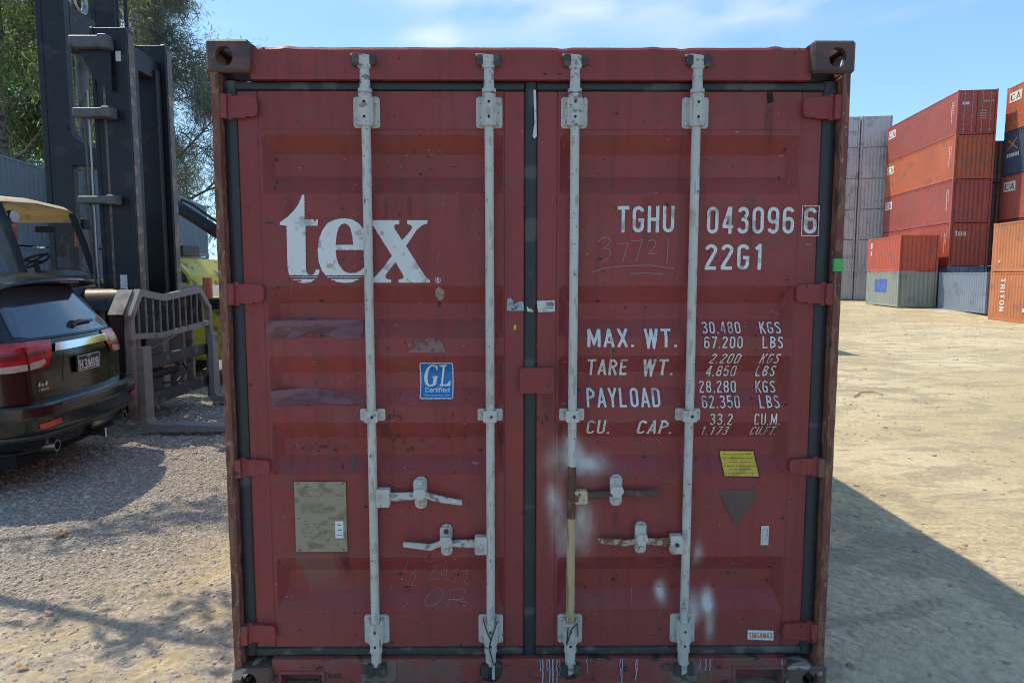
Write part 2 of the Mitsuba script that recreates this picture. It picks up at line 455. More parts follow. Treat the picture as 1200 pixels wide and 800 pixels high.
def casting(sx, top, y0, y1, key, m, label=None):
    x0, x1 = (sx * (HW - 0.162), sx * HW)
    z0, z1 = (TOP - 0.118, TOP) if top else (0.0, 0.118)
    body = m3.Manifold.hull_points(np.array(box(x0, x1, y0, y1, z0, z1, 0.009).vertices))
    inner = m3.Manifold.cube((0.162 - 0.056, 0.178 - 0.056, 0.118 - 0.028)).translate((min(x0, x1) + 0.028, y0 + 0.028, z0 if top else z0 + 0.028))
    cx, cz = (x0 + x1) / 2 + sx * 0.012, (z0 + z1) / 2 - (0.004 if top else -0.004)

    def slot(w, h, depth):
        s = Polygon(rrect(-w / 2, w / 2, -h / 2, h / 2, min(w, h) / 2 - 0.001)).simplify(0.0005)
        return m3.CrossSection([np.array(shapely.geometry.polygon.orient(s).exterior.coords)[:-1]]).extrude(depth)
    front = slot(0.064, 0.072, 0.5).rotate((90, 0, 0)).translate((cx, 0.25 if y0 < 1 else 6.3, cz))
    side = slot(0.079, 0.051, 0.2).rotate((90, 0, 90)).translate((x1 - 0.1, (y0 + y1) / 2, cz))
    up = slot(0.064, 0.124, 0.2).translate(((x0 + x1) / 2, (y0 + y1) / 2, z1 - 0.1 if top else z0 - 0.1))
    if y0 < 1:
        front = front.trim_by_plane((0, -1, 0), -(y0 + 0.06))
    else:
        front = front.trim_by_plane((0, 1, 0), y1 - 0.06)
    man = body - inner - front - side - up
    return add(key, tm(man), m, smooth=30, label=label)


for sx, lab in ((-1, 'scuffed top corner casting with an oval hole'), (1, 'dull brown top corner casting with sharp edge')):
    casting(sx, True, 0.0, 0.178, K + '__corner_fitting', 'mat_casting', lab)
for sx in (-1, 1):
    casting(sx, False, 0.0, 0.178, K + '__corner_fitting', 'mat_low_casting', 'chipped bottom corner casting')
for sx in (-1, 1):
    for top in (True, False):
        casting(sx, top, LEN - 0.178, LEN, K + '__corner_fitting', 'mat_casting')

# corner posts: a worn outer edge, the channel behind it
for sx in (-1, 1):
    zz = np.linspace(0.118, TOP - 0.118, 130)
    rr = np.random.default_rng(30 + sx)
    w = 0.029 + 0.004 * (meshkit.fbm(np.stack([zz * 9, 0 * zz + sx, 0 * zz], -1), 4, 3) - 0.5) + 0.006 * (meshkit.fbm(np.stack([zz * 1.4, 0 * zz + sx, 0 * zz], -1), 2, 4) - 0.5)
    oj = 0.004 * (meshkit.fbm(np.stack([zz * 14, 0 * zz + sx * 3, 0 * zz], -1), 4, 6) - 0.5)
    rings = [np.array([[sx * (1.209 + o), 0.012, z], [sx * (1.211 + o), 0.10, z], [sx * (1.211 + o), 0.17, z], [sx * 1.11, 0.17, z], [sx * 1.11, 0.13, z], [sx * (1.209 - ww), 0.12, z], [sx * (1.209 - ww), 0.012, z]]) for z, ww, o in zip(zz, w, oj)]
    if sx < 0:
        rings = [r_[::-1] for r_ in rings]
    add(K + '__corner_post', loft(rings), 'mat_rusty_post', smooth=25, label='corner post with rust and bare metal along its edge')
    add(K + '__rear_post', box(sx * 1.05, sx * 1.209, LEN - 0.15, LEN - 0.005, 0.118, TOP - 0.118, 0.01), 'mat_red')

# header: a boxed beam whose top edge is knocked and wavy
hx = np.linspace(-1.219 + 0.155, 1.219 - 0.155, 160)
knock = 0.0022 * (meshkit.fbm(np.stack([hx * 6, 0 * hx, 0 * hx], -1), 4, 12) - 0.5) + 0.0015 * (meshkit.noise(np.stack([hx * 22, 0 * hx, 0 * hx], -1), 5) - 0.5)
for cx0, a, wd in ((-0.93, 0.008, 0.03), (0.12, -0.008, 0.02), (0.46, 0.007, 0.03), (0.57, -0.008, 0.016), (0.93, 0.012, 0.025)):
    knock += 0.6 * a * np.exp(-((hx - cx0) / wd) ** 2)
bow = 0.004 * (meshkit.fbm(np.stack([hx * 2.4, 0 * hx, 0 * hx], -1), 3, 2) - 0.5)
rings = [np.array([[x, 0.03 + b, ZH0], [x, 0.03 + b * 0.4, (ZH0 + ZH1) / 2], [x, 0.032 + b, ZH1 + k - 0.012], [x, 0.044 + b, ZH1 + k], [x, 0.16, ZH1 - 0.004], [x, 0.16, ZH0]]) for x, k, b in zip(hx, knock, bow)]
add(K + '__header', loft(rings), 'mat_red', smooth=35, label='top beam with a knocked upper edge')

for sx in (-1, 1):
    add(K + '__weld', prism(Polygon([(sx * 1.066, ZH1 - 0.012), (sx * 1.066, TOP - 0.004), (sx * 1.050, TOP - 0.012), (sx * 1.035, TOP - 0.026), (sx * 1.010, ZH1 - 0.003), (sx * 1.010, ZH1 - 0.012)]), 0.035, 0.13), 'mat_casting')

# sill with its two dark pockets
sill = Polygon([(-1.062, 0.012), (1.062, 0.012), (1.062, ZS1), (-1.062, ZS1)])
pk = [(-1.0237, 0.0797, -0.8574, -0.0065), (0.8516, 0.0946, 1.0434, -0.0146)]
for x0, z1, x1, z0 in pk:
    sill = sill.difference(sbox(x0, 0, x1, z1))
add(K + '__sill', cat(prism(sill, 0.03, 0.09), box(-1.062, 1.062, 0.105, 0.17, 0.012, ZS1 - 0.01)), 'mat_sill', label='scraped bottom beam with dirt and paint runs')
for x0, z1, x1, z0 in pk:
    add(K + '__sill__pocket', cat(box(x0 - 0.012, x1 + 0.012, 0.024, 0.04, z1 + 0.0005, z1 + 0.012), box(x0 - 0.012, x0 - 0.0005, 0.024, 0.1, 0.014, z1), box(x1 + 0.0005, x1 + 0.012, 0.024, 0.1, 0.014, z1)), 'mat_sill')

# side walls, roof, back wall, floor


def corrugated(L, H, pitch=0.278, depth=0.036, ft=0.072, fs=0.068):
    """(s, d) outline of a trapezoid-corrugated wall along its length."""
    pts, s = [(0.0, 0.0)], 0.03
    while s + pitch < L:
        pts += [(s, 0.0), (s + fs, depth), (s + fs + ft, depth), (s + 2 * fs + ft, 0.0)]
        s += pitch
    return pts + [(L, 0.0)]


def wall_mesh(pts, z0, z1, fn, nz=1):
    zs = np.linspace(z0, z1, nz + 1)
    v = np.array([fn(s, d, z) for z in zs for s, d in pts])
    n = len(pts)
    f = []
    for k in range(nz):
        for j in range(n - 1):
            a = k * n + j
            f += [[a, a + 1, a + n + 1], [a, a + n + 1, a + n]]
    return trimesh.Trimesh(v, f, process=False)


cp = corrugated(LEN - 0.36, 2.3)
for sx in (-1, 1):
    add(K + '__side_wall', wall_mesh(cp, 0.14, TOP - 0.10, lambda s, d, z: (sx * (1.20 - d), 0.18 + s, z)), 'mat_red')
    add(K + '__bottom_rail', box(sx * 1.16, sx * 1.212, 0.178, LEN - 0.178, 0.03, 0.16), 'mat_red')
    add(K + '__top_rail', box(sx * 1.15, sx * 1.210, 0.178, LEN - 0.178, TOP - 0.11, TOP - 0.03), 'mat_red')
add(K + '__end_wall', wall_mesh(corrugated(2.1, 2.3), 0.14, TOP - 0.10, lambda s, d, z: (-1.05 + s, LEN - 0.03 - d, z)), 'mat_red')
add(K + '__rear_beam', cat(box(-1.06, 1.06, LEN - 0.1, LEN - 0.01, 0.012, 0.14), box(-1.06, 1.06, LEN - 0.1, LEN - 0.01, TOP - 0.10, TOP - 0.012)), 'mat_red')
add(K + '__roof', wall_mesh(corrugated(LEN - 0.3, 2.3, 0.209, 0.02, 0.05, 0.05), -1.15, 1.15, lambda s, d, z: (z, 0.16 + s, TOP - 0.012 - d)), 'mat_red')
add(K + '__floor_plate', box(-1.15, 1.15, 0.17, LEN - 0.11, 0.13, 0.165), 'mat_plywood')

# ---------------------------------------------------------------- doors
RECS = [(2.2535, 2.0295), (1.6716, 1.4653), (1.3936, 1.1901), (1.124, 0.9095), (0.5618, 0.3388)]
SLOPE, DEEP = 0.070, 0.043
DOORX = ((-1.131, -0.026, -1.040, -0.108), (0.024, 1.126, 0.112, 1.043))      # outer edges, recess edges


def dent(x, z, door):
    """Depth of the pressed recesses at (x, z)."""
    x, z = np.asarray(x, float), np.asarray(z, float)
    xa, xb = DOORX[door][2:]
    out = np.zeros(np.broadcast(x, z).shape)
    for z1, z0 in RECS:
        t = np.minimum.reduce([np.clip((z1 - z) / SLOPE, 0, 1), np.clip((z - z0) / SLOPE, 0, 1), np.clip((x - xa) / 0.035, 0, 1), np.clip((xb - x) / 0.035, 0, 1)])
        out = np.maximum(out, DEEP * t)
    return out


BREAKS = sorted({round(b, 5) for z1, z0 in RECS for b in (z1, z1 - SLOPE, z0 + SLOPE, z0)})


def drape(shape, door, off=0.0022):
    """A sheet of the (x, z) outline laid over the door's pressed face."""
    V, F = [], []
    x0, z0, x1, z1 = shape.bounds
    cuts = [z0 - 1] + [b for b in BREAKS if z0 < b < z1] + [z1 + 1]
    for a, b in zip(cuts[:-1], cuts[1:]):
        for q in polys(shape.intersection(sbox(x0 - 1, a, x1 + 1, b))):
            v, f = trimesh.creation.triangulate_polygon(q, engine='earcut')
            base = sum(len(t) for t in V)
            V.append(np.stack([v[:, 0], YD + dent(v[:, 0], v[:, 1], door) - off, v[:, 1]], -1))
            F.append(np.asarray(f) + base)
    m = trimesh.Trimesh(np.concatenate(V), np.concatenate(F), process=False)
    fn = m.face_normals[:, 1] > 0
    m.faces[fn] = m.faces[fn][:, ::-1]
    return m


def door_panel(door):
    x0, x1, xa, xb = DOORX[door]
    xs = np.unique(np.concatenate([np.linspace(x0 + 0.075, x1 - 0.075, 70), [xa, xa + 0.035, xb - 0.035, xb]]))
    zs = np.unique(np.concatenate([np.linspace(ZDB + 0.03, ZDT - 0.03, 150), BREAKS]))
    X, Z = np.meshgrid(xs, zs, indexing='ij')
    wob = meshkit.fbm(np.stack([X * 3.2, 0 * X + door, Z * 3.2], -1), 3, 14) - 0.5
    Y = YD + dent(X, Z, door) + 0.0045 * wob * np.clip((X - x0 - 0.08) / 0.1, 0, 1) * np.clip((x1 - 0.08 - X) / 0.1, 0, 1) + 0.0008
    n = len(zs)
    ids = np.arange(len(xs) * n).reshape(len(xs), n)
    f = np.concatenate([np.stack([ids[:-1, :-1], ids[1:, :-1], ids[1:, 1:]], -1).reshape(-1, 3), np.stack([ids[:-1, :-1], ids[1:, 1:], ids[:-1, 1:]], -1).reshape(-1, 3)])
    return trimesh.Trimesh(np.stack([X, Y, Z], -1).reshape(-1, 3), f, process=False)


DK = []
for door in (0, 1):
    x0, x1, xa, xb = DOORX[door]
    d = add(K + '__door', door_panel(door), 'mat_red_door', smooth=18, label=('door leaf with a large white name and a blue sticker', 'door leaf with white code numbers and weights')[door])
    DK.append(d)
    zt = 2.2728
    zb = 0.3277
    wob = 0.0
    add(d + '__stile', box(x0, x0 + 0.0790, YD - 0.003, YD + 0.05, ZDB, ZDT, 0.004), 'mat_red_door')
    add(d + '__stile', box(x1 - 0.0790, x1, YD - 0.003, YD + 0.05, ZDB, ZDT, 0.004), 'mat_red_door')
    add(d + '__top_rail', box(x0 + 0.080, x1 - 0.080, YD - 0.002, YD + 0.04, zt, ZDT, 0.002), 'mat_red_door')
    add(d + '__low_rail', box(x0 + 0.080, x1 - 0.080, YD - 0.002, YD + 0.04, ZDB, zb, 0.002), 'mat_red_door')
    # rubber seal: outer side, top, bottom
    so = x0 if door == 0 else x1
    s_ = -1 if door == 0 else 1

    def lip(px0, px1, pz0, pz1, vertical, m, key):
        """A soft seal strip with a rounded face and a slight wander."""
        L = (pz1 - pz0) if vertical else (px1 - px0)
        ts = np.linspace(0, 1, 60)
        rings = []
        for t in ts:
            j = 0.004 * (meshkit.fbm(np.array([[t * L * 5, px0, pz0]]), 3, 9)[0] - 0.5)
            prof = [(0.0, 0.09), (0.0, 0.062), (0.14, 0.054), (0.5, 0.050), (0.86, 0.054), (1.0, 0.062), (1.0, 0.09)]
            if vertical:
                rings.append([[px0 + (px1 - px0) * a + j, y + j, pz0 + L * t] for a, y in prof])
            else:
                rings.append([[px0 + L * t, y + j, pz0 + (pz1 - pz0) * a + j] for a, y in prof][::-1])
        add(d + '__seal', loft([np.array(r_) for r_ in rings]), m, smooth=40)
    if door == 0:
        lip(-1.181, x0 - 0.001, ZS1 + 0.004, ZH0, True, 'mat_rubber', d)
        lip(x0, x1 - 0.001, ZDT + 0.001, ZH0 - 0.001, False, 'mat_rubber', d)
        lip(x0, x1 - 0.001, ZS1 + 0.001, ZDB - 0.001, False, 'mat_dusty_rubber', d)
        lip(x1 + 0.001, DOORX[1][0] - 0.001, ZS1 - 0.012, ZH0 - 0.004, True, 'mat_rubber', d)
    else:
        lip(x1 + 0.001, 1.181, ZS1 + 0.004, ZH0, True, 'mat_rubber', d)
        lip(x0, x1, ZDT + 0.001, ZH0 - 0.001, False, 'mat_rubber', d)
        lip(x0, x1, ZS1 + 0.001, ZDB - 0.001, False, 'mat_dusty_rubber', d)
    # hinges
    for za, zb_ in ((2.3923, 2.3103), (1.6788, 1.6024), (0.9789, 0.9126), (0.2867, 0.2134)):
        zb_, za = min(za, zb_), max(za, zb_)
        h_ = za - zb_
        blade = unary_union([rrect(1.045, 1.150, zb_ + 0.006, za - 0.002, 0.018), rect(1.09, 1.150, zb_ + 0.001, za)])
        lug = rect(1.156, 1.209, zb_ - 0.004, za + 0.003)
        bm = cat(prism(blade, 0.034, 0.056), box(1.047, 1.075, 0.046, 0.0585, zb_ + 0.015, za - 0.012))
        lm = cat(prism(lug, 0.016, 0.05))
        pin = cyl((1.153, 0.045, zb_ - 0.006), (1.153, 0.045, za + 0.008), 0.013, 12)
        if s_ < 0:
            for m_ in (bm, lm, pin):
                m_.vertices = m_.vertices * np.array([-1, 1, 1])
                m_.invert()
        hk = add(d + '__hinge', cat(bm, pin), 'mat_red', smooth=30)
        add(K + '__hinge_lug', lm, 'mat_red' if za > 1 else 'mat_sill')

# the plate that ties the two doors at the middle
ret = rrect(-0.0434, 1.3492, 0.0939, 1.2466, 0.012) if False else rrect(-0.0433, 0.0935, 1.2466, 1.3491, 0.014)
add(DK[1] + '__keeper_plate', cat(prism(ret, 0.030, 0.040), box(0.0344, 0.0884, 0.0405, 0.0575, 1.2603, 1.3355)), 'mat_red', smooth=30)

# ---------------------------------------------------------------- lock rods
RODS = [(-0.6334, -0.6299, 0), (-0.1641, -0.1585, 0), (0.1636, 0.168, 1), (0.6276, 0.6363, 1)]
YR = 0.029
zc = {'cam': 2.5218, 'neck': 2.409, 'pt': 2.3933, 'pb': 2.2762, 'mt': 1.1822, 'mb': 1.1339,
      'bt': 0.3211, 'bb': 0.2001, 'st': 0.2991, 'sb': 0.1779, 'cb': 0.1225, 'ce': 0.078}


def bolt(x, y, z, r=0.009):
    return cat(cyl((x, y + 0.004, z), (x, y - 0.006, z), r, 10), cyl((x, y - 0.006, z), (x, y - 0.008, z), r * 0.7, 10, r * 0.4))


for i, (xt, xb, door) in enumerate(RODS):
    x = (xt + xb) / 2
    r = K + '__lock_rod'
    zr_ = np.linspace(zc['cb'], zc['neck'] - 0.015, 26)
    bend = 0.0035 * (meshkit.fbm(np.stack([zr_ * 1.6, 0 * zr_ + i, 0 * zr_], -1), 2, 3) - 0.5)
    rod = loft_tube([(x + b_, YR, z_) for b_, z_ in zip(bend, zr_)], [0.0172] * 26, 24)
    k = add(r, rod, 'mat_mended_rod' if i == 2 else 'mat_white_steel', smooth=30, label=('white lock rod', 'white lock rod', 'lock rod half bare rust and half cream', 'white lock rod')[i])
    # top cam and keeper
    s = 1 if i in (0, 2) else -1
    add(k + '__neck', cat(cyl((x, YR, zc['neck'] - 0.016), (x, YR, zc['neck'] + 0.088), 0.021, 18, 0.018), cyl((x, YR, zc['neck'] + 0.082), (x, YR, zc['neck'] + 0.092), 0.023, 18), cyl((x, YR, zc['neck'] - 0.006), (x, YR, zc['neck'] + 0.008), 0.027, 18)), 'mat_chipped_white', smooth=30)
    zt = zc['neck'] + 0.092
    cam = Polygon([(-0.022, 0), (0.020, 0), (0.026, 0.010), (0.036, 0.014), (0.040, 0.030), (0.030, 0.040), (0.012, 0.046), (-0.030, 0.050), (-0.050, 0.050), (-0.050, 0.045), (-0.036, 0.040), (-0.030, 0.012)])
    cam = affinity.scale(cam, -s, 1, origin=(0, 0)) if s < 0 else cam
    add(k + '__cam', prism(affinity.translate(cam, x, zt - 0.008), 0.012, 0.030), 'mat_chipped_white', smooth=20)
    kp = [prism(affinity.translate(rrect(-0.044 * s, -0.018 * s, -0.004, 0.040, 0.008), x, zt), 0.008, 0.034), prism(affinity.translate(rrect(0.022 * s, 0.044 * s, 0.0, 0.038, 0.006), x, zt), 0.010, 0.034)]
    for kp_ in kp:
        add(k + '__keeper', kp_, 'mat_dark_steel', smooth=20)
    # top guide: plate, sleeve, bolts
    def guide(zl, zh, sl, sh, tone, plate_half=0.0505):
        pl = rrect(x - plate_half, x + plate_half, zl, zh, 0.012)
        g = add(k + '__guide', cat(prism(pl, 0.050, 0.0575), prism(rect(x - 0.028, x - 0.021, zl + 0.01, zh - 0.01), 0.018, 0.052), prism(rect(x + 0.021, x + 0.028, zl + 0.01, zh - 0.01), 0.018, 0.052)), 'mat_white_steel', smooth=25)
        if sl is not None:
            add(k + '__sleeve', cat(cyl((x, YR - 0.002, sl), (x, YR - 0.002, sh), 0.0245, 20), cyl((x, YR - 0.002, sl - 0.001), (x, YR - 0.002, sl + 0.006), 0.0265, 20), cyl((x, YR - 0.002, sh - 0.006), (x, YR - 0.002, sh + 0.001), 0.0265, 20)), tone, smooth=30)
            add(k + '__rivet', bolt(x, 0.006, sl + 0.03, 0.005), 'mat_black_hole')
            add(k + '__rivet', bolt(x, 0.006, sh - 0.03, 0.005), 'mat_black_hole')
        for bx in (-1, 1):
            for z_ in ((zl + 0.018, zh - 0.018)):
                add(k + '__bolt', bolt(x + bx * (plate_half - 0.014), 0.048, z_), 'mat_white_steel', smooth=30)
    guide(zc['pb'], zc['pt'], zc['pb'] + 0.004, zc['pt'] + 0.002, 'mat_chipped_white' if i in (0, 2) else 'mat_white_steel')
    guide(zc['bb'], zc['bt'], zc['sb'], zc['st'], 'mat_white_steel')
    add(k + '__low_neck', cyl((x, YR, zc['cb'] - 0.004), (x, YR, zc['sb']), 0.0205, 18, 0.022), 'mat_white_steel', smooth=30)
    # middle clip
    zm, zn = zc['mt'], zc['mb']
    clip = [prism(rrect(x - 0.050, x + 0.050, zn, zm, 0.008), 0.050, 0.0575), prism(rect(x - 0.026, x - 0.0205, zn + 0.002, zm - 0.002), 0.012, 0.05), prism(rect(x + 0.0205, x + 0.026, zn + 0.002, zm - 0.002), 0.012, 0.05), prism(rrect(x - 0.026, x + 0.026, zn + 0.001, zm - 0.001, 0.004), 0.0055, 0.012)]
    add(k + '__clip', cat(clip), 'mat_white_steel', smooth=25)
    for bx in (-1, 1):
        add(k + '__bolt', bolt(x + bx * 0.038, 0.048, (zm + zn) / 2, 0.008), 'mat_white_steel', smooth=30)
    add(k + '__rivet', bolt(x + 0.006, 0.0035, (zm + zn) / 2, 0.005), 'mat_black_hole')
    # bottom cam in its keeper
    zk = zc['cb']
    kp = [prism(affinity.translate(rrect(-0.040, -0.010, -0.050, 0.004, 0.010), x, zk), 0.006, 0.028), prism(affinity.translate(rrect(0.014, 0.042, -0.046, 0.006, 0.010), x, zk), 0.006, 0.028)]
    for kp_ in kp:
        add(k + '__keeper', kp_, 'mat_dark_steel', smooth=20)
    add(k + '__cam', prism(affinity.translate(Polygon([(-0.022, 0.012), (0.022, 0.012), (0.026, -0.012), (0.012, -0.030), (-0.006, -0.040), (-0.014, -0.014)]), x, zk - 0.004), 0.010, 0.0285), ('mat_dark_steel', 'mat_dark_steel', 'mat_chipped_white', 'mat_white_steel')[i], smooth=20)

# wire seals looped round two of the bottom guides
x2 = (RODS[1][0] + RODS[1][1]) / 2
zz = zc['st']
add(K + '__lock_rod_001__seal_wire', tube([(x2 - 0.03, 0.0, zz + 0.03), (x2 - 0.012, -0.002, zz - 0.03), (x2 + 0.002, -0.004, zz - 0.06), (x2 + 0.028, 0.0, zz + 0.02), (x2 + 0.003, -0.004, zz - 0.055), (x2 - 0.006, -0.004, zz - 0.09), (x2 + 0.004, -0.004, zz - 0.13), (x2 + 0.012, -0.004, zz - 0.165)], 0.0028, 6), 'mat_dark_steel')
add(K + '__lock_rod_001__seal_tag', prism(rrect(x2 + 0.006, x2 + 0.018, zz - 0.225, zz - 0.165, 0.004), -0.008, -0.001), 'mat_white_steel')
x3 = (RODS[2][0] + RODS[2][1]) / 2
add(K + '__lock_rod_002__seal_wire', tube([(x3 - 0.012, -0.003, zz - 0.005), (x3 - 0.018, -0.003, zz - 0.08), (x3 + 0.002, -0.003, zz - 0.015), (x3 + 0.024, 0.0, zz + 0.01), (x3 + 0.030, 0.01, zz - 0.05)], 0.0028, 6), 'mat_dark_steel')


def handle(rod, hub, bar, brk, mats, rot):
    """hub (x0, x1, z0, z1), bar: points (x, z, half height), brk: (x0, x1, z0, z1)."""
    k = K + '__lock_rod' + ('' if rod == 0 else f'_{rod:03d}')
    x0, x1, z0, z1 = hub
    hb = rrect(x0, x1, z0, z1, 0.008)
    add(k + '__hub', cat(prism(hb, 0.014, 0.022), prism(hb, 0.040, 0.047), prism(rect(min(x0, x1) + 0.004, min(x0, x1) + 0.012, min(z0, z1) + .004, max(z0, z1) - .004) if rot > 0 else rect(max(x0, x1) - 0.012, max(x0, x1) - 0.004, min(z0, z1) + .004, max(z0, z1) - .004), 0.022, 0.040)), mats[0], smooth=25)
    add(k + '__bolt', bolt((x0 + x1) / 2, 0.013, (z0 + z1) / 2, 0.008), mats[0] if rod < 3 else 'mat_dark_steel', smooth=30)
    rings = []
    n = len(bar)
    xs = np.array([b[0] for b in bar]); zs_ = np.array([b[1] for b in bar]); hs = np.array([b[2] for b in bar]); ys_ = np.array([b[3] for b in bar])
    t = np.linspace(0, 1, n)
    tt = np.linspace(0, 1, 40)
    px, pz, ph, py = (np.interp(tt, t, a) for a in (xs, zs_, hs, ys_))
    for a in (px, pz, ph, py):
        a[1:-1] = (a[:-2] + 2 * a[1:-1] + a[2:]) / 4
    th = 0.006
    for x, z, h, y in zip(px, pz, ph, py):
        c = 0.35 * h
        rings.append([[x, y - th, z - h + c], [x, y - th, z + h - c], [x, y - th * 0.3, z + h], [x, y + th, z + h], [x, y + th, z - h], [x, y - th * 0.3, z - h]])
    if px[-1] > px[0]:
        rings = [r_[::-1] for r_ in rings]
    add(k + '__handle', loft([np.array(r_) for r_ in rings]), mats[1], smooth=30, label=mats[3])
    x0, x1, z0, z1 = brk
    z0, z1 = min(z0, z1), max(z0, z1)
    zm_ = z0 + (z1 - z0) * 0.46
    xm = (x0 + x1) / 2
    w = (x1 - x0) / 2
    b = add(k + '__catch', cat(prism(rrect(x0 + 0.002, x1, z0, z1, w * 0.85), 0.050, 0.0575), prism(rrect(x0, x1 - 0.006, zm_ + 0.012, z1 - 0.008, 0.01), 0.030, 0.045), prism(Polygon([(xm - w * 0.8, zm_ + 0.03), (xm + w * 0.8, zm_ + 0.03), (xm + w * 1.1, zm_ + 0.008), (xm + w * 0.4, zm_ - 0.014), (xm - w * 0.4, zm_ - 0.014), (xm - w * 1.1, zm_ + 0.008)]), 0.012, 0.019), prism(rect(xm - w * 0.75, xm + w * 0.75, zm_ + 0.02, zm_ + 0.028), 0.019, 0.05)), mats[2], smooth=25)
    add(k + '__bolt', bolt(xm + 0.002, 0.028, z1 - 0.022, 0.010), mats[2] if rod != 1 else 'mat_dark_steel', smooth=30)
    add(k + '__bolt', bolt(xm + 0.002, 0.048, z0 + 0.020, 0.010), mats[2], smooth=30)


def pts(*a):
    return a


handle(0, (-0.6175, -0.5644, 0.7882, 0.8622),
       [(-0.5817, 0.827, .016, .031), (-0.52, 0.8268, .017, .031), (-0.4685, 0.8303, .015, .031), (-0.417, 0.8319, .013, .030), (-0.3828, 0.823, .014, .027), (-0.3314, 0.8123, .013, .023), (-0.2748, 0.8051, .010, .022)],
       (-0.4698, -0.418, 0.7719, 0.9041), ('mat_white_steel', 'mat_chipped_white', 'mat_white_steel', 'white door handle pointing right'), 1)
handle(1, (-0.2242, -0.174, 0.5913, 0.6647),
       [(-0.2052, 0.6307, .016, .031), (-0.2639, 0.6309, .016, .031), (-0.3158, 0.6328, .013, .031), (-0.3676, 0.6312, .012, .030), (-0.4023, 0.6169, .013, .027), (-0.4471, 0.6242, .012, .023), (-0.5127, 0.6315, .010, .022)],
       (-0.3655, -0.3174, 0.5738, 0.706), ('mat_white_steel', 'mat_chipped_white', 'mat_white_steel', 'white door handle pointing left'), -1)
handle(2, (0.1773, 0.2289, 0.8005, 0.8535),
       [(0.2082, 0.8288, .014, .031), (0.2701, 0.8322, .014, .031), (0.3216, 0.8391, .012, .031), (0.3801, 0.8425, .011, .030), (0.4249, 0.8389, .013, .027), (0.4765, 0.8406, .013, .023), (0.5177, 0.8493, .009, .022)],
       (0.3215, 0.3731, 0.7825, 0.9113), ('mat_rust_white', 'mat_rust_handle', 'mat_white_steel', 'bare rusted door handle'), 1)
handle(3, (0.5674, 0.6194, 0.5927, 0.668),
       [(0.5915, 0.6358, .016, .031), (0.5325, 0.6359, .016, .031), (0.4804, 0.6397, .013, .031), (0.4284, 0.6398, .011, .030), (0.3938, 0.6327, .013, .027), (0.3417, 0.64, .012, .023), (0.2758, 0.6473, .010, .022)],
       (0.4265, 0.4751, 0.5823, 0.7147), ('mat_white_steel', 'mat_flaky_handle', 'mat_white_steel', 'door handle of flaking white paint over rust'), -1)

# ---------------------------------------------------------------- lettering on the doors
SW = 0.066


def arc(cx, cy, r, a0, a1, n=12):
    return [(cx + r * math.cos(math.radians(a0 + (a1 - a0) * i / n)), cy + r * math.sin(math.radians(a0 + (a1 - a0) * i / n))) for i in range(n + 1)]


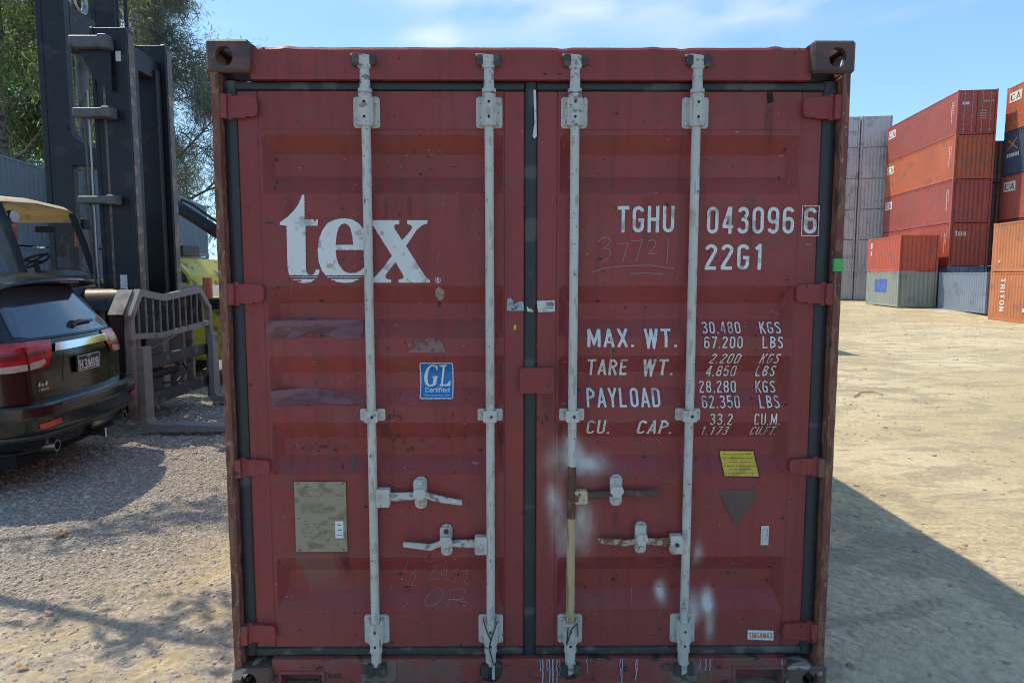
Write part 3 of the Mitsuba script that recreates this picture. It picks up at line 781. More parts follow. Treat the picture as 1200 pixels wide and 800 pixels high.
R_, h1, h0, cx_ = 0.165, 0.765, 0.235, 0.235
six = [arc(cx_, h1, R_, 15, 180) + arc(cx_, h0, R_, 180, 360) + [(0.40, 0.40)] + arc(cx_, 0.40, R_, 0, 180)]
GLYPHS = {
    '0': [arc(cx_, h1, R_, 180, 0) + arc(cx_, h0, R_, 0, -180) + [(0.07, h1)]],
    '1': [[(0.10, 0.80), (0.27, 0.95)], [(0.25, 1.0), (0.25, 0.0)]],
    '2': [arc(cx_, h1, R_, 175, -35) + [(0.075, 0.13), (0.075, 0.066), (0.43, 0.066)]],
    '3': [arc(cx_, h1, R_, 165, -62), [(0.17, 0.53), (0.26, 0.53)], arc(cx_, 0.29 - 0.055, R_, -170, 0) + arc(cx_, 0.365, R_, 0, 85)],
    '4': [[(0.33, 0.0), (0.33, 1.0)], [(0.31, 1.0), (0.075, 0.29)], [(0.03, 0.27), (0.46, 0.27)]],
    '5': [[(0.40, 0.934), (0.09, 0.934), (0.075, 0.50)] + arc(cx_, 0.42, R_, 130, 0) + arc(cx_, h0, R_, 0, -170)],
    '6': six, '9': [[(0.47 - x, 1 - y) for x, y in six[0]]],
    '7': [[(0.04, 0.934), (0.40, 0.934), (0.17, 0.0)]],
    '8': [arc(cx_, 0.77, 0.155, 180, 0) + arc(cx_, 0.68, 0.155, 0, -180) + [(cx_ - 0.155, 0.77)], arc(cx_, 0.34, R_, 180, 0) + arc(cx_, h0, R_, 0, -180) + [(0.07, 0.34)]],
    'T': [[(0.0, 0.934), (0.47, 0.934)], [(0.235, 0.95), (0.235, 0.0)]],
    'G': [arc(cx_, h1, R_, 10, 180) + arc(cx_, h0, R_, 180, 360) + [(0.40, 0.47), (0.23, 0.47)]],
    'H': [[(0.07, 0), (0.07, 1)], [(0.40, 0), (0.40, 1)], [(0.07, 0.5), (0.40, 0.5)]],
    'U': [[(0.07, 1.0)] + arc(cx_, h0, R_, 180, 360) + [(0.40, 1.0)]],
    'M': [[(0.07, 0), (0.07, 0.97)], [(0.53, 0), (0.53, 0.97)], [(0.07, 0.98), (0.30, 0.22), (0.53, 0.98)]],
    'A': [[(0.04, 0), (0.235, 0.97), (0.43, 0)], [(0.10, 0.28), (0.37, 0.28)]],
    'X': [[(0.05, 0), (0.42, 1)], [(0.42, 0), (0.05, 1)]],
    'W': [[(0.05, 1), (0.18, 0.05), (0.31, 0.95), (0.44, 0.05), (0.57, 1)]],
    'R': [[(0.07, 0), (0.07, 0.934), (0.23, 0.934)] + arc(0.235, 0.71, 0.165, 70, -80) + [(0.10, 0.50)], [(0.24, 0.5), (0.42, 0)]],
    'P': [[(0.07, 0), (0.07, 0.934), (0.23, 0.934)] + arc(0.235, 0.69, 0.165, 70, -80) + [(0.10, 0.46)]],
    'E': [[(0.40, 0.934), (0.07, 0.934), (0.07, 0.066), (0.40, 0.066)], [(0.07, 0.51), (0.36, 0.51)]],
    'F': [[(0.40, 0.934), (0.07, 0.934), (0.07, 0.0)], [(0.07, 0.51), (0.36, 0.51)]],
    'Y': [[(0.04, 1), (0.235, 0.45), (0.43, 1)], [(0.235, 0.48), (0.235, 0)]],
    'L': [[(0.07, 1), (0.07, 0.066), (0.40, 0.066)]],
    'D': [[(0.07, 0.066), (0.07, 0.934), (0.2, 0.934)] + arc(0.22, 0.75, 0.18, 80, 0) + arc(0.22, 0.25, 0.18, 0, -80) + [(0.05, 0.066)]],
    'O': [arc(cx_, h1, R_, 180, 0) + arc(cx_, h0, R_, 0, -180) + [(0.07, h1)]],
    'C': [arc(cx_, h1, R_, 5, 180) + arc(cx_, h0, R_, 180, 355)],
    'K': [[(0.07, 0), (0.07, 1)], [(0.42, 1), (0.09, 0.42)], [(0.18, 0.58), (0.43, 0)]],
    'S': [arc(cx_, 0.765, R_, 15, 225) + [(0.34, 0.45)] + arc(cx_, 0.235, R_, 25, -165)],
    'B': [[(0.07, 0.066), (0.07, 0.934), (0.22, 0.934)] + arc(0.22, 0.725, 0.16, 80, -80) + [(0.10, 0.52)], [(0.10, 0.52)] + arc(0.225, 0.29, 0.175, 70, -80) + [(0.05, 0.066)]],
    'N': [[(0.07, 0), (0.07, 1)], [(0.40, 0), (0.40, 1)], [(0.07, 0.97), (0.40, 0.03)]],
    'I': [[(0.07, 0), (0.07, 1)]],
    '.': [[(0.07, 0.0), (0.07, 0.13)]], ',': [[(0.09, 0.12), (0.04, -0.10)]],
}
WIDTH = {'M': 0.60, 'W': 0.62, '.': 0.15, ',': 0.15, 'I': 0.14, ' ': 0.3}


def glyph(c, sw=SW):
    return unary_union([LineString(l).buffer(sw, cap_style='flat', join_style='mitre', mitre_limit=2.2) for l in GLYPHS[c]])


def word(text, x0, x1, z0, z1, slant=0.0, stencil=False, sw=SW):
    """The word's outline fitted to the rectangle."""
    gap, x, out = 0.14, 0.0, []
    for c in text:
        if c != ' ':
            g = glyph(c, sw)
            if stencil and c in 'O0968':
                g = g.difference(sbox(0, 0.47, 0.6, 0.52))
            out.append(affinity.translate(g, x, 0))
        x += WIDTH.get(c, 0.47) + gap
    s = unary_union(out)
    s = s.intersection(sbox(-1, -0.12, 99, 1))
    b = s.bounds
    s = affinity.affine_transform(s, [(x1 - x0) / (b[2] - b[0]), 0, 0, (z1 - z0), x0 - b[0] * (x1 - x0) / (b[2] - b[0]), z0])
    if slant:
        s = affinity.affine_transform(s, [1, slant, 0, 1, -slant * (z0 + z1) / 2, 0])
    return s


def letter(key, shape, door, label=None, m='mat_lettering', off=0.0022):
    return add(DK[door] + '__' + key, drape(shape, door, off), m, label=label)


def mark(text, x0, x1, z0, z1, slant=0.0, sw=SW):
    letter('marking', word(text, x0, x1, z0, z1, slant, sw=sw), 1, 'white lettering reading ' + text, off=0.0022 if x1 < 1.03 else 0.0055)


mark('TGHU', 0.3394, 0.5621, 1.8802, 1.9826)
mark('043096', 0.6896, 1.0319, 1.8754, 1.9796)
mark('6', 1.0705, 1.1209, 1.8755, 1.9765)
bxs = sbox(1.0613, 1.8655, 1.1302, 1.9847)
letter('marking', bxs.difference(bxs.buffer(-0.0035)), 1, 'thin white frame round the last digit', off=0.0055)
mark('22G1', 0.6867, 0.9093, 1.7353, 1.8355)
mark('MAX.', 0.2269, 0.4127, 1.4289, 1.5005)
mark('WT.', 0.4536, 0.5847, 1.4287, 1.5004)
mark('TARE', 0.2303, 0.3909, 1.3103, 1.3791)
mark('WT.', 0.4541, 0.579, 1.3101, 1.379)
mark('PAYLOAD', 0.2281, 0.5251, 1.1854, 1.2583)
mark('CU.', 0.2294, 0.3242, 1.0702, 1.1332, 0.06)
mark('CAP.', 0.4362, 0.5794, 1.0698, 1.1329, 0.12)
mark('30.480', 0.6889, 0.8425, 1.4816, 1.5276, 0, 0.055)
mark('KGS', 0.9205, 1.0044, 1.4814, 1.5275, 0, 0.055)
mark('67.200', 0.6925, 0.8461, 1.4234, 1.4713, 0, 0.055)
mark('LBS', 0.9263, 1.0083, 1.4233, 1.4712, 0, 0.055)
mark('2.200', 0.7234, 0.8414, 1.3598, 1.4028, 0.22, 0.055)
mark('KGS', 0.9252, 1.0005, 1.3597, 1.4027, 0.22, 0.055)
mark('4.850', 0.7164, 0.8363, 1.3046, 1.3512, 0.12, 0.055)
mark('LBS', 0.9186, 0.9957, 1.3045, 1.3511, 0.12, 0.055)
mark('28.280', 0.6873, 0.8384, 1.2388, 1.2873, 0, 0.055)
mark('KGS', 0.9174, 0.9982, 1.2386, 1.2872, 0, 0.055)
mark('62.350', 0.6922, 0.8453, 1.1814, 1.2301, 0.03, 0.055)
mark('LBS', 0.9245, 1.0055, 1.1812, 1.2299, 0.03, 0.055)
mark('33.2', 0.7251, 0.8165, 1.1115, 1.1605, 0, 0.055)
mark('CU.M.', 0.9045, 1.0081, 1.1112, 1.1602, 0, 0.055)
mark('1.173', 0.6989, 0.8061, 1.0641, 1.1045, 0.2, 0.055)
mark('CU.FT.', 0.9012, 1.0067, 1.0638, 1.1042, 0.2, 0.055)

t_ = Polygon([(-0.8878, 2.0258), (-0.8818, 2.0234), (-0.8832, 1.9307), (-0.8314, 1.9308), (-0.8321, 1.906), (-0.8809, 1.906), (-0.8834, 1.7374), (-0.8813, 1.7252), (-0.8742, 1.7154), (-0.8631, 1.7142), (-0.8519, 1.7191), (-0.8428, 1.7374), (-0.8306, 1.735), (-0.8322, 1.7221), (-0.8419, 1.7037), (-0.8577, 1.6896), (-0.8825, 1.6822), (-0.907, 1.6847), (-0.9314, 1.6933), (-0.9463, 1.7068), (-0.9537, 1.7283), (-0.9561, 1.768), (-0.9542, 1.9059), (-0.9809, 1.909), (-0.9794, 1.9198), (-0.9482, 1.941), (-0.9231, 1.9651), (-0.9072, 1.9862), (-0.8961, 2.0102), (-0.8909, 2.0234)])
e_ = Polygon([(-0.7275, 1.9351), (-0.6983, 1.9302), (-0.6742, 1.917), (-0.6551, 1.8946), (-0.6436, 1.8594), (-0.6397, 1.812), (-0.7654, 1.8119), (-0.7629, 1.7863), (-0.7545, 1.7558), (-0.7366, 1.7313), (-0.7153, 1.7215), (-0.6907, 1.7221), (-0.669, 1.7325), (-0.6439, 1.7558), (-0.6361, 1.7466), (-0.6539, 1.716), (-0.679, 1.6945), (-0.7069, 1.6853), (-0.7347, 1.6835), (-0.7684, 1.6884), (-0.7988, 1.7037), (-0.8209, 1.7313), (-0.8334, 1.768), (-0.8359, 1.8107), (-0.8298, 1.8533), (-0.8142, 1.8897), (-0.7933, 1.9169), (-0.7624, 1.9302)],
             [[(-0.7649, 1.832), (-0.6957, 1.832), (-0.6986, 1.8655), (-0.7052, 1.8958), (-0.7141, 1.9097), (-0.728, 1.9151), (-0.7416, 1.9097), (-0.751, 1.8988), (-0.7596, 1.8715)]])
x_ = Polygon([(-0.6282, 1.9273), (-0.5139, 1.9273), (-0.5141, 1.9128), (-0.5307, 1.9104), (-0.5351, 1.9031), (-0.5328, 1.8946), (-0.5041, 1.8503), (-0.4699, 1.8868), (-0.4636, 1.8989), (-0.4677, 1.908), (-0.4836, 1.9128), (-0.4834, 1.9273), (-0.4039, 1.9274), (-0.404, 1.9153), (-0.4237, 1.908), (-0.4453, 1.891), (-0.4891, 1.8278), (-0.426, 1.7252), (-0.4109, 1.7037), (-0.3968, 1.6945), (-0.3969, 1.6847), (-0.5202, 1.6847), (-0.52, 1.6963), (-0.5033, 1.7006), (-0.5002, 1.7068), (-0.5031, 1.716), (-0.5312, 1.765), (-0.5677, 1.7203), (-0.5728, 1.7068), (-0.5668, 1.6988), (-0.5496, 1.6957), (-0.5498, 1.6847), (-0.6299, 1.6847), (-0.6297, 1.6957), (-0.6141, 1.7068), (-0.5796, 1.7436), (-0.545, 1.7894), (-0.6016, 1.8807), (-0.6134, 1.9019), (-0.6284, 1.914)])
chipz = [(1.7135, 1.7078), (1.7051, 1.6984), (1.6944, 1.6897)]
for nm, g in (('t', t_), ('e', e_)):
    for a, b in chipz:
        zs_ = np.linspace(-1.2, -0.4, 70)
        jag = 0.0022 * (meshkit.fbm(np.stack([zs_ * 30, 0 * zs_ + a, 0 * zs_], -1), 3, 2) - 0.5)
        g = g.difference(Polygon(list(zip(zs_, a + jag)) + list(zip(zs_[::-1], (b - jag)[::-1]))))
    g = g.difference(Polygon([(-0.8472, 1.932), (-0.8387, 1.932), (-0.8414, 1.9211), (-0.8451, 1.9187)]))
    letter('name_letter', g.buffer(0.0025).buffer(-0.0025), 0, f'tall white serif letter {nm} with a scraped foot')
x_ = x_.difference(LineString([(-0.488, 1.6988), (-0.4788, 1.6908), (-0.4697, 1.6847)]).buffer(0.0012)).difference(LineString([(-0.4395, 1.7252), (-0.4261, 1.7154)]).buffer(0.001))
letter('name_letter', x_, 0, 'tall white serif letter x')
cxr, czr = -0.3651, 1.694
ring = Point(cxr, czr).buffer(0.0115).difference(Point(cxr, czr).buffer(0.0095))
letter('name_letter', unary_union([ring, word('R', cxr - 0.0045, cxr + 0.005, czr - 0.007, czr + 0.007)]), 0, 'small ringed R after the name')

# faint scratches and chalk writing
mat('mat_chalk', (0.33, 0.20, 0.19), 0.8)
mat('mat_chip', (0.075, 0.035, 0.028), 0.8)


def scribble(key, lines, door, w, m, label=None, off=0.0024):
    return letter(key, unary_union([LineString(l).buffer(w) for l in lines]), door, label, m, off)


scribble('chalk_writing', [[(0.2667, 1.847), (0.2822, 1.8607), (0.3053, 1.8598), (0.3147, 1.847), (0.3038, 1.8305), (0.2873, 1.8195), (0.3059, 1.815), (0.3153, 1.8012), (0.3045, 1.781), (0.2834, 1.7663)], [(0.3407, 1.836), (0.384, 1.8397), (0.3753, 1.8104), (0.3621, 1.7663)], [(0.3932, 1.847), (0.4393, 1.8507), (0.4261, 1.8104), (0.4158, 1.7691)], [(0.4624, 1.847), (0.4808, 1.8525), (0.4921, 1.8425), (0.4833, 1.8196), (0.4634, 1.7967), (0.4957, 1.7994)],
                         [(0.5399, 1.8562), (0.5405, 1.8288), (0.5364, 1.7599)], [(0.2376, 1.7231), (0.2883, 1.7415), (0.3809, 1.7507), (0.4735, 1.7526), (0.5666, 1.7387)], [(0.3953, 1.7203), (0.4556, 1.7222), (0.5206, 1.7185)]], 1, 0.0017, 'mat_chalk', 'faint chalked number with a line under it')
scribble('chalk_writing', [[(-0.5283, 0.4687), (-0.4954, 0.5615)], [(-0.508, 0.4192), (-0.4967, 0.4686), (-0.486, 0.485), (-0.4757, 0.4685), (-0.4867, 0.4357), (-0.4974, 0.4247), (-0.471, 0.4246)], [(-0.4067, 0.5121), (-0.3856, 0.5175), (-0.3912, 0.4902), (-0.4124, 0.4738), (-0.418, 0.4497), (-0.3863, 0.4518)], [(-0.349, 0.4955), (-0.3702, 0.4847), (-0.3651, 0.4682), (-0.3492, 0.4736), (-0.3459, 0.4955), (-0.3463, 0.4462)], [(-0.3389, 0.4517), (-0.3358, 0.4473)],
                         [(-0.3228, 0.479), (-0.307, 0.4867), (-0.3018, 0.4713), (-0.3179, 0.4351), (-0.2916, 0.4351)], [(-0.2807, 0.4789), (-0.2648, 0.4898), (-0.2576, 0.4734), (-0.2758, 0.4317), (-0.2494, 0.4294)], [(-0.3762, 0.4133), (-0.408, 0.4024), (-0.4347, 0.375), (-0.4297, 0.3529), (-0.398, 0.3528), (-0.366, 0.3747), (-0.3605, 0.4023), (-0.3762, 0.4133)], [(-0.3398, 0.3526), (-0.3288, 0.4022), (-0.297, 0.4131), (-0.2654, 0.402), (-0.2814, 0.3745), (-0.329, 0.3746), (-0.2604, 0.3634)],
                         [(-0.4377, 0.5558), (-0.4064, 0.5394), (-0.3747, 0.5524), (-0.3484, 0.5589), (-0.3416, 0.4955)]], 0, 0.0009, 'mat_chalk', 'faint scratched date')
rs = np.random.default_rng(41)
for door in (0, 1):
    x0, x1 = DOORX[door][:2]
    sc = []
    for _ in range(26):
        a, b, L, t = rs.uniform(x0 + 0.1, x1 - 0.1), rs.uniform(ZDB + 0.05, ZDT - 0.4), rs.uniform(0.01, 0.09), rs.uniform(0, 3.1)
        sc.append([(a, b), (a + L * math.cos(t) * 0.5, b + L * math.sin(t) * 0.5 + rs.normal(0, 0.004)), (a + L * math.cos(t), b + L * math.sin(t))])
    scribble('scratches', sc, door, 0.0008, 'mat_chalk')
    labels[scene and DK[door] + '__scratches'] = {'kind': 'stuff'}
    ch = []
    for _ in range(70):
        a, b, r0 = rs.uniform(x0 + 0.1, x1 - 0.1), ZDB + (ZDT - ZDB) * rs.random() ** 2.0, rs.uniform(0.001, 0.0045)
        ch.append(affinity.scale(Point(a, b).buffer(r0, 3), 1, rs.uniform(0.6, 2.2)))
    letter('paint_chips', unary_union(ch), door, None, 'mat_chip')
    labels[DK[door] + '__paint_chips'] = {'kind': 'stuff'}

# ---------------------------------------------------------------- stickers and plates
mat('mat_blue_print', (0.008, 0.15, 0.42), 0.4)
mat('mat_white_print', (0.66, 0.68, 0.70), 0.5)
mat('mat_plaque', worn((0.31, 0.27, 0.19), (0.22, 0.175, 0.115), 26, 0.50, 0.2, 0.12, 9), 0.5, metallic=0.2)
mat('mat_plaque_ink', (0.15, 0.11, 0.065), 0.7)
mat('mat_yellow_print', worn((0.66, 0.45, 0.045), (0.5, 0.33, 0.04), 30, 0.6, 0.1), 0.5)
mat('mat_dark_print', (0.05, 0.022, 0.02), 0.6)
mat('mat_grey_patch', lambda p, n, uv: MX((0.105, 0.072, 0.062), (0.135, 0.075, 0.065), FB(p.x * 40, 0, p.z * 40, 3)), 0.75)
mat('mat_paper', worn((0.60, 0.60, 0.57), (0.42, 0.42, 0.42), 50, 0.58, 0.05), 0.7)
mat('mat_pale_paper', worn((0.33, 0.40, 0.40), (0.20, 0.26, 0.29), 70, 0.52, 0.05), 0.7)
mat('mat_green_tape', (0.07, 0.42, 0.09), 0.5)
mat('mat_orange_print', (0.42, 0.20, 0.09), 0.6)
mat('mat_smudge', worn((0.24, 0.135, 0.125), (0.17, 0.07, 0.065), 45, 0.5, 0.08), 0.7)
mat('mat_blotch', worn((0.36, 0.28, 0.23), (0.22, 0.15, 0.12), 60, 0.5, 0.1), 0.7)
mat('mat_residue', lambda p, n, uv: MX((0.20, 0.088, 0.098), (0.155, 0.05, 0.05), SS(0.42, 0.6, FB(p.x * 16, 0, p.z * 34, 4))), 0.6)


def flat_text(key, text, door, x0, x1, z0, z1, m, off=0.0034, bold=True, slant=0.0):
    t = meshkit.text_mesh(text, 0.1, 0.0004, bold)
    v = t.vertices.copy()
    lo, hi = v.min(0), v.max(0)
    X = x0 + (v[:, 0] - lo[0]) / (hi[0] - lo[0]) * (x1 - x0)
    Z = z0 + (v[:, 1] - lo[1]) / (hi[1] - lo[1]) * (z1 - z0)
    X = X + slant * (Z - (z0 + z1) / 2)
    Y = YD + dent(X, Z, door) - off - (v[:, 2] - lo[2])
    mm = trimesh.Trimesh(np.stack([X, Y, Z], -1), t.faces, process=False)
    return add(DK[door] + '__' + key, mm, m)


g = rrect(-0.4457, -0.3109, 1.2176, 1.3643, 0.008)
letter('certificate_sticker', g, 0, 'blue sticker with large white letters GL', 'mat_white_print', 0.0024)
letter('certificate_sticker', g.buffer(-0.004), 0, None, 'mat_blue_print', 0.0030)
G_ = unary_union([Polygon([(-0.3734, 1.354), (-0.3743, 1.3299), (-0.3787, 1.3299), (-0.382, 1.3454), (-0.3904, 1.3502), (-0.4007, 1.3471), (-0.4094, 1.3334), (-0.4147, 1.3144), (-0.4159, 1.2972), (-0.4141, 1.2799), (-0.4084, 1.2713), (-0.4016, 1.2703), (-0.3954, 1.2747), (-0.3909, 1.3041), (-0.3978, 1.302), (-0.3977, 1.3068), (-0.3722, 1.3068), (-0.3732, 1.3027), (-0.3766, 1.3013), (-0.381, 1.273), (-0.3896, 1.2678), (-0.4016, 1.2644), (-0.4153, 1.2661), (-0.4254, 1.2748), (-0.4297, 1.2903), (-0.4284, 1.311), (-0.422, 1.3317), (-0.4109, 1.3471), (-0.3989, 1.3547), (-0.387, 1.355), (-0.3802, 1.3505)])])
L_ = Polygon([(-0.3648, 1.355), (-0.3359, 1.355), (-0.3366, 1.3495), (-0.3445, 1.3467), (-0.3544, 1.273), (-0.3384, 1.2737), (-0.3297, 1.2833), (-0.3228, 1.2919), (-0.3244, 1.266), (-0.3692, 1.2661), (-0.3681, 1.2709), (-0.3619, 1.2737), (-0.353, 1.3467), (-0.3649, 1.3495)])
letter('certificate_letter', G_, 0, None, 'mat_white_print', 0.0036)
letter('certificate_letter', L_, 0, None, 'mat_white_print', 0.0036)
flat_text('certificate_letter', 'Certified', 0, -0.4257, -0.3266, 1.2419, 1.2609, 'mat_white_print', 0.0036)
flat_text('certificate_letter', 'Germanischer Lloyd', 0, -0.4277, -0.3268, 1.227, 1.2356, 'mat_white_print', 0.0036, False)

pq = sbox(-0.9559, 0.5899, -0.7467, 0.8832)
k = letter('data_plate', pq.buffer(-0.002).buffer(0.002), 0, 'tarnished metal data plate with small worn print', 'mat_plaque', 0.006)
ink = []
rp = np.random.default_rng(12)
for row in range(20):
    z = 0.8604 - row * 0.0128
    x = -0.925 + rp.uniform(0, 0.02)
    while x < -0.755:
        w = rp.uniform(0.004, 0.022)
        if rp.random() < 0.45 and not (x + w > -0.79 and 8 < row < 15):
            ink.append(sbox(x, z - 0.0013, min(x + w, -0.75), z + 0.0010))
        x += w + rp.uniform(0.003, 0.014)
letter('plate_print', unary_union(ink), 0, None, 'mat_plaque_ink', 0.0066)
labels[DK[0] + '__plate_print'] = {'kind': 'stuff'}
for px, pz in ((-0.9386, 0.8747), (-0.759, 0.8744), (-0.9412, 0.7303), (-0.7607, 0.7299), (-0.9399, 0.5989), (-0.762, 0.5985)):
    add(DK[0] + '__plate_rivet', cyl((px, YD - 0.005, pz), (px, YD - 0.0085, pz), 0.0042, 8, 0.003), 'mat_plaque_ink', smooth=40)
letter('paper_label', sbox(-0.794, 0.6473, -0.7609, 0.7191), 0, 'small white label on the data plate', 'mat_white_print', 0.0070)
letter('label_print', unary_union([sbox(-0.7839, 0.7013, -0.77, 0.7048), sbox(-0.7845, 0.6804, -0.7687, 0.684), sbox(-0.7884, 0.6599, -0.764, 0.6624)]), 0, None, 'mat_dark_print', 0.0076)

letter('warning_sticker', Polygon([(0.7757, 1.0007), (0.9248, 0.9987), (0.9337, 0.8941), (0.7857, 0.8979)]), 1, 'yellow rectangular sticker with a dark border', 'mat_dark_print', 0.0024)
letter('warning_sticker', Polygon([(0.7811, 0.9947), (0.9209, 0.993), (0.9286, 0.9001), (0.79, 0.9032)]), 1, None, 'mat_yellow_print', 0.0030)
ink = []
for i, y in enumerate((0.9829, 0.9677, 0.9521, 0.9393, 0.9273, 0.9127)):
    x = 0.7924 + (0.02 if i in (2, 4) else 0)
    while x < 0.9139 - (0.02 if i in (2, 4) else 0):
        w = rp.uniform(0.004, 0.016)
        ink.append(sbox(x, y - 0.0016, x + w, y + 0.0012))
        x += w + 0.004
letter('sticker_print', unary_union(ink), 1, None, 'mat_plaque_ink', 0.0036)
labels[DK[1] + '__sticker_print'] = {'kind': 'stuff'}
letter('grey_triangle', Polygon([(0.7699, 0.8427), (0.9216, 0.8406), (0.9156, 0.8138), (0.8689, 0.7458), (0.8511, 0.7026), (0.8423, 0.7027), (0.8015, 0.7783)]).buffer(0.004), 1, 'dull grey triangle pointing down', 'mat_grey_patch', 0.0024)
letter('paper_label', sbox(0.9471, 0.612, 0.9793, 0.6933), 1, 'small white label with thin print lines', 'mat_paper', 0.0024)
letter('label_print', unary_union([sbox(0.9539, 0.6192, 0.9551, 0.6843), sbox(0.9609, 0.6192, 0.9614, 0.6843), sbox(0.9707, 0.6409, 0.9729, 0.6771)]), 1, None, 'mat_dark_print', 0.0030)
letter('maker_plate', Polygon([(0.9064, 0.2485), (1.0134, 0.2444), (1.0149, 0.2022), (0.906, 0.2075)]), 1, 'small white maker plate with orange letters', 'mat_white_print', 0.0046)
add(DK[1] + '__maker_print', trimesh.util.concatenate([]) if False else drape(word('SINGAMAS', 0.9108, 1.0087, 0.2118, 0.2379, 0, False, 0.085), 1, 0.0054), 'mat_orange_print')
letter('torn_sticker', Polygon([(-0.0934, 1.5737), (-0.0938, 1.6098), (-0.0904, 1.6233), (-0.0769, 1.6244), (-0.069, 1.612), (-0.0668, 1.5985), (-0.0555, 1.6053), (-0.0397, 1.612), (-0.0285, 1.6075), (-0.025, 1.5737)]), 0, 'torn pale sticker', 'mat_pale_paper', 0.0062)
letter('torn_sticker', Polygon([(-0.0769, 1.585), (-0.0645, 1.5827), (-0.0476, 1.5985), (-0.0465, 1.5951), (-0.0577, 1.5827), (-0.0735, 1.5778)]), 0, None, 'mat_dark_print', 0.0070)
letter('torn_sticker', Polygon([(0.0245, 1.6131), (0.0955, 1.6154), (0.0969, 1.5709), (0.0754, 1.5696), (0.0325, 1.5674), (0.0268, 1.5827)]), 1, 'torn white sticker with a small bar code', 'mat_paper', 0.0062)
letter('label_print', unary_union([sbox(a, 1.5916, a + 0.0018, 1.6075) for a in np.arange(0.0617, 0.0888, 0.0036)] + [sbox(0.0618, 1.5838, 0.0889, 1.5865)]), 1, None, 'mat_dark_print', 0.0070)
add(DK[0] + '__torn_paper', prism(Polygon([(-0.0163, 1.59), (-0.0118, 1.5911), (-0.005, 1.5798), (-0.0017, 1.5855), (0.0107, 1.5742), (0.0096, 1.5693), (-0.0129, 1.5715)]), 0.0455, 0.047), 'mat_paper', label='scrap of white paper on the rubber seal')
add(DK[0] + '__torn_paper', prism(Polygon([(0.0082, 2.4198), (0.018, 2.4175), (0.0219, 2.2458), (0.0128, 2.2362), (0.0054, 2.2458), (0.0126, 2.2939)]), 0.0455, 0.047), 'mat_paper', label='long strip of torn white paper high on the rubber seal')
letter('green_dot', sbox(-0.0667, 1.499, -0.0566, 1.5177), 0, None, 'mat_yellow_print', 0.0062)
add(K + '__corner_post_001__green_tape', box(1.1741, 1.2073 , 0.005, 0.02, 1.7284, 1.7778), 'mat_green_tape', label='bright green tape')
sm = Polygon([(-0.4852, 1.4473), (-0.4641, 1.4388), (-0.4595, 1.4644), (-0.4384, 1.4618), (-0.4259, 1.443), (-0.4129, 1.4618), (-0.3874, 1.4669), (-0.375, 1.443), (-0.3578, 1.4635), (-0.3454, 1.4259), (-0.3413, 1.4088), (-0.4815, 1.4089)])
letter('smudge', sm.buffer(-0.002).buffer(0.004), 0, 'pale grey smudge over the blue sticker', 'mat_smudge', 0.0024)
letter('smudge', affinity.scale(Point(-0.3602, 1.6413).buffer(0.02), 0.9, 1.35), 0, 'pale blotch under the name', 'mat_blotch', 0.0024)
letter('smudge', affinity.scale(Point(-0.3657, 1.5975).buffer(0.009), 1, 1), 0, None, 'mat_chip', 0.0024)
letter('smudge', Polygon([(-0.7325, 0.9751), (-0.7201, 0.9883), (-0.7103, 0.9663), (-0.7173, 0.9221), (-0.7302, 0.9222)]), 0, None, 'mat_grey_patch', 0.0024)
for pl in ([(-1.0487, 1.5335), (-1.0031, 1.5368), (-0.8679, 1.5436), (-0.6689, 1.5367), (-0.667, 1.4653), (-0.7687, 1.462), (-0.819, 1.4791), (-0.8796, 1.4893), (-0.9378, 1.4655), (-1.0495, 1.4622)], [(-1.0465, 1.253), (-0.944, 1.2633), (-0.8522, 1.2562), (-0.774, 1.2458), (-0.6721, 1.2249), (-0.6693, 1.1937), (-0.8263, 1.2043), (-0.9461, 1.194), (-1.0384, 1.1907)]):
    letter('sticker_residue', Polygon(pl), 0, 'bleached rest of a removed sticker', 'mat_residue', 0.0022)
letter('dark_mark', Polygon([(0.907, 2.4128), (0.9301, 2.4128), (0.9347, 2.3776), (0.9118, 2.3712)]), 1, None, 'mat_black_hole', 0.0042)
blots = []
for (bx, bz), n, sx_, sz_ in (((-0.859, 1.0088), 18, 0.07, 0.015), ((-0.4869, 1.0363), 10, 0.05, 0.03), ((-0.5709, 1.1483), 12, 0.02, 0.02), ((0.0639, 1.1405), 8, 0.02, 0.02)):
    for _ in range(n):
        blots.append(affinity.rotate(affinity.scale(Point(bx + rp.normal(0, sx_), bz + rp.normal(0, sz_)).buffer(rp.uniform(0.0015, 0.005), 3), rp.uniform(0.6, 2.6), 1), rp.uniform(0, 180)))
for door in (0, 1):
    sel = unary_union(blots).intersection(sbox(*((-1.1, 0, -0.03, 3) if door == 0 else (0.03, 0, 1.1, 3))))
    letter('rust_spots', sel, door, None, 'mat_chip', 0.0064)
    labels[DK[door] + '__rust_spots'] = {'kind': 'stuff'}

# primer patches and paint runs on the sill
mat('mat_primer', worn((0.19, 0.145, 0.115), (0.12, 0.075, 0.06), 30, 0.52, 0.1), 0.8)
mat('mat_soot', worn((0.022, 0.02, 0.019), (0.07, 0.045, 0.04), 30, 0.56, 0.15), 0.85)
mat('mat_white_drip', (0.46, 0.46, 0.50), 0.6)
for poly_, m_ in ((sbox(-0.6953, -0.0072, -0.5519, 0.1334), 'mat_primer'), (Point(-0.1618, 0.0874).buffer(0.045), 'mat_soot'), (affinity.scale(Point(0.1661, 0.0861).buffer(0.034), 1.2, 1), 'mat_soot'), (affinity.scale(Point(0.6431, 0.0842).buffer(0.05), 1.4, 1), 'mat_primer')):
    add(K + '__sill__patch', prism(poly_.buffer(-0.004).buffer(0.004).intersection(sbox(-2, 0.014, 2, ZS1 - 0.002)), 0.0275, 0.0295), m_)
dr_ = []
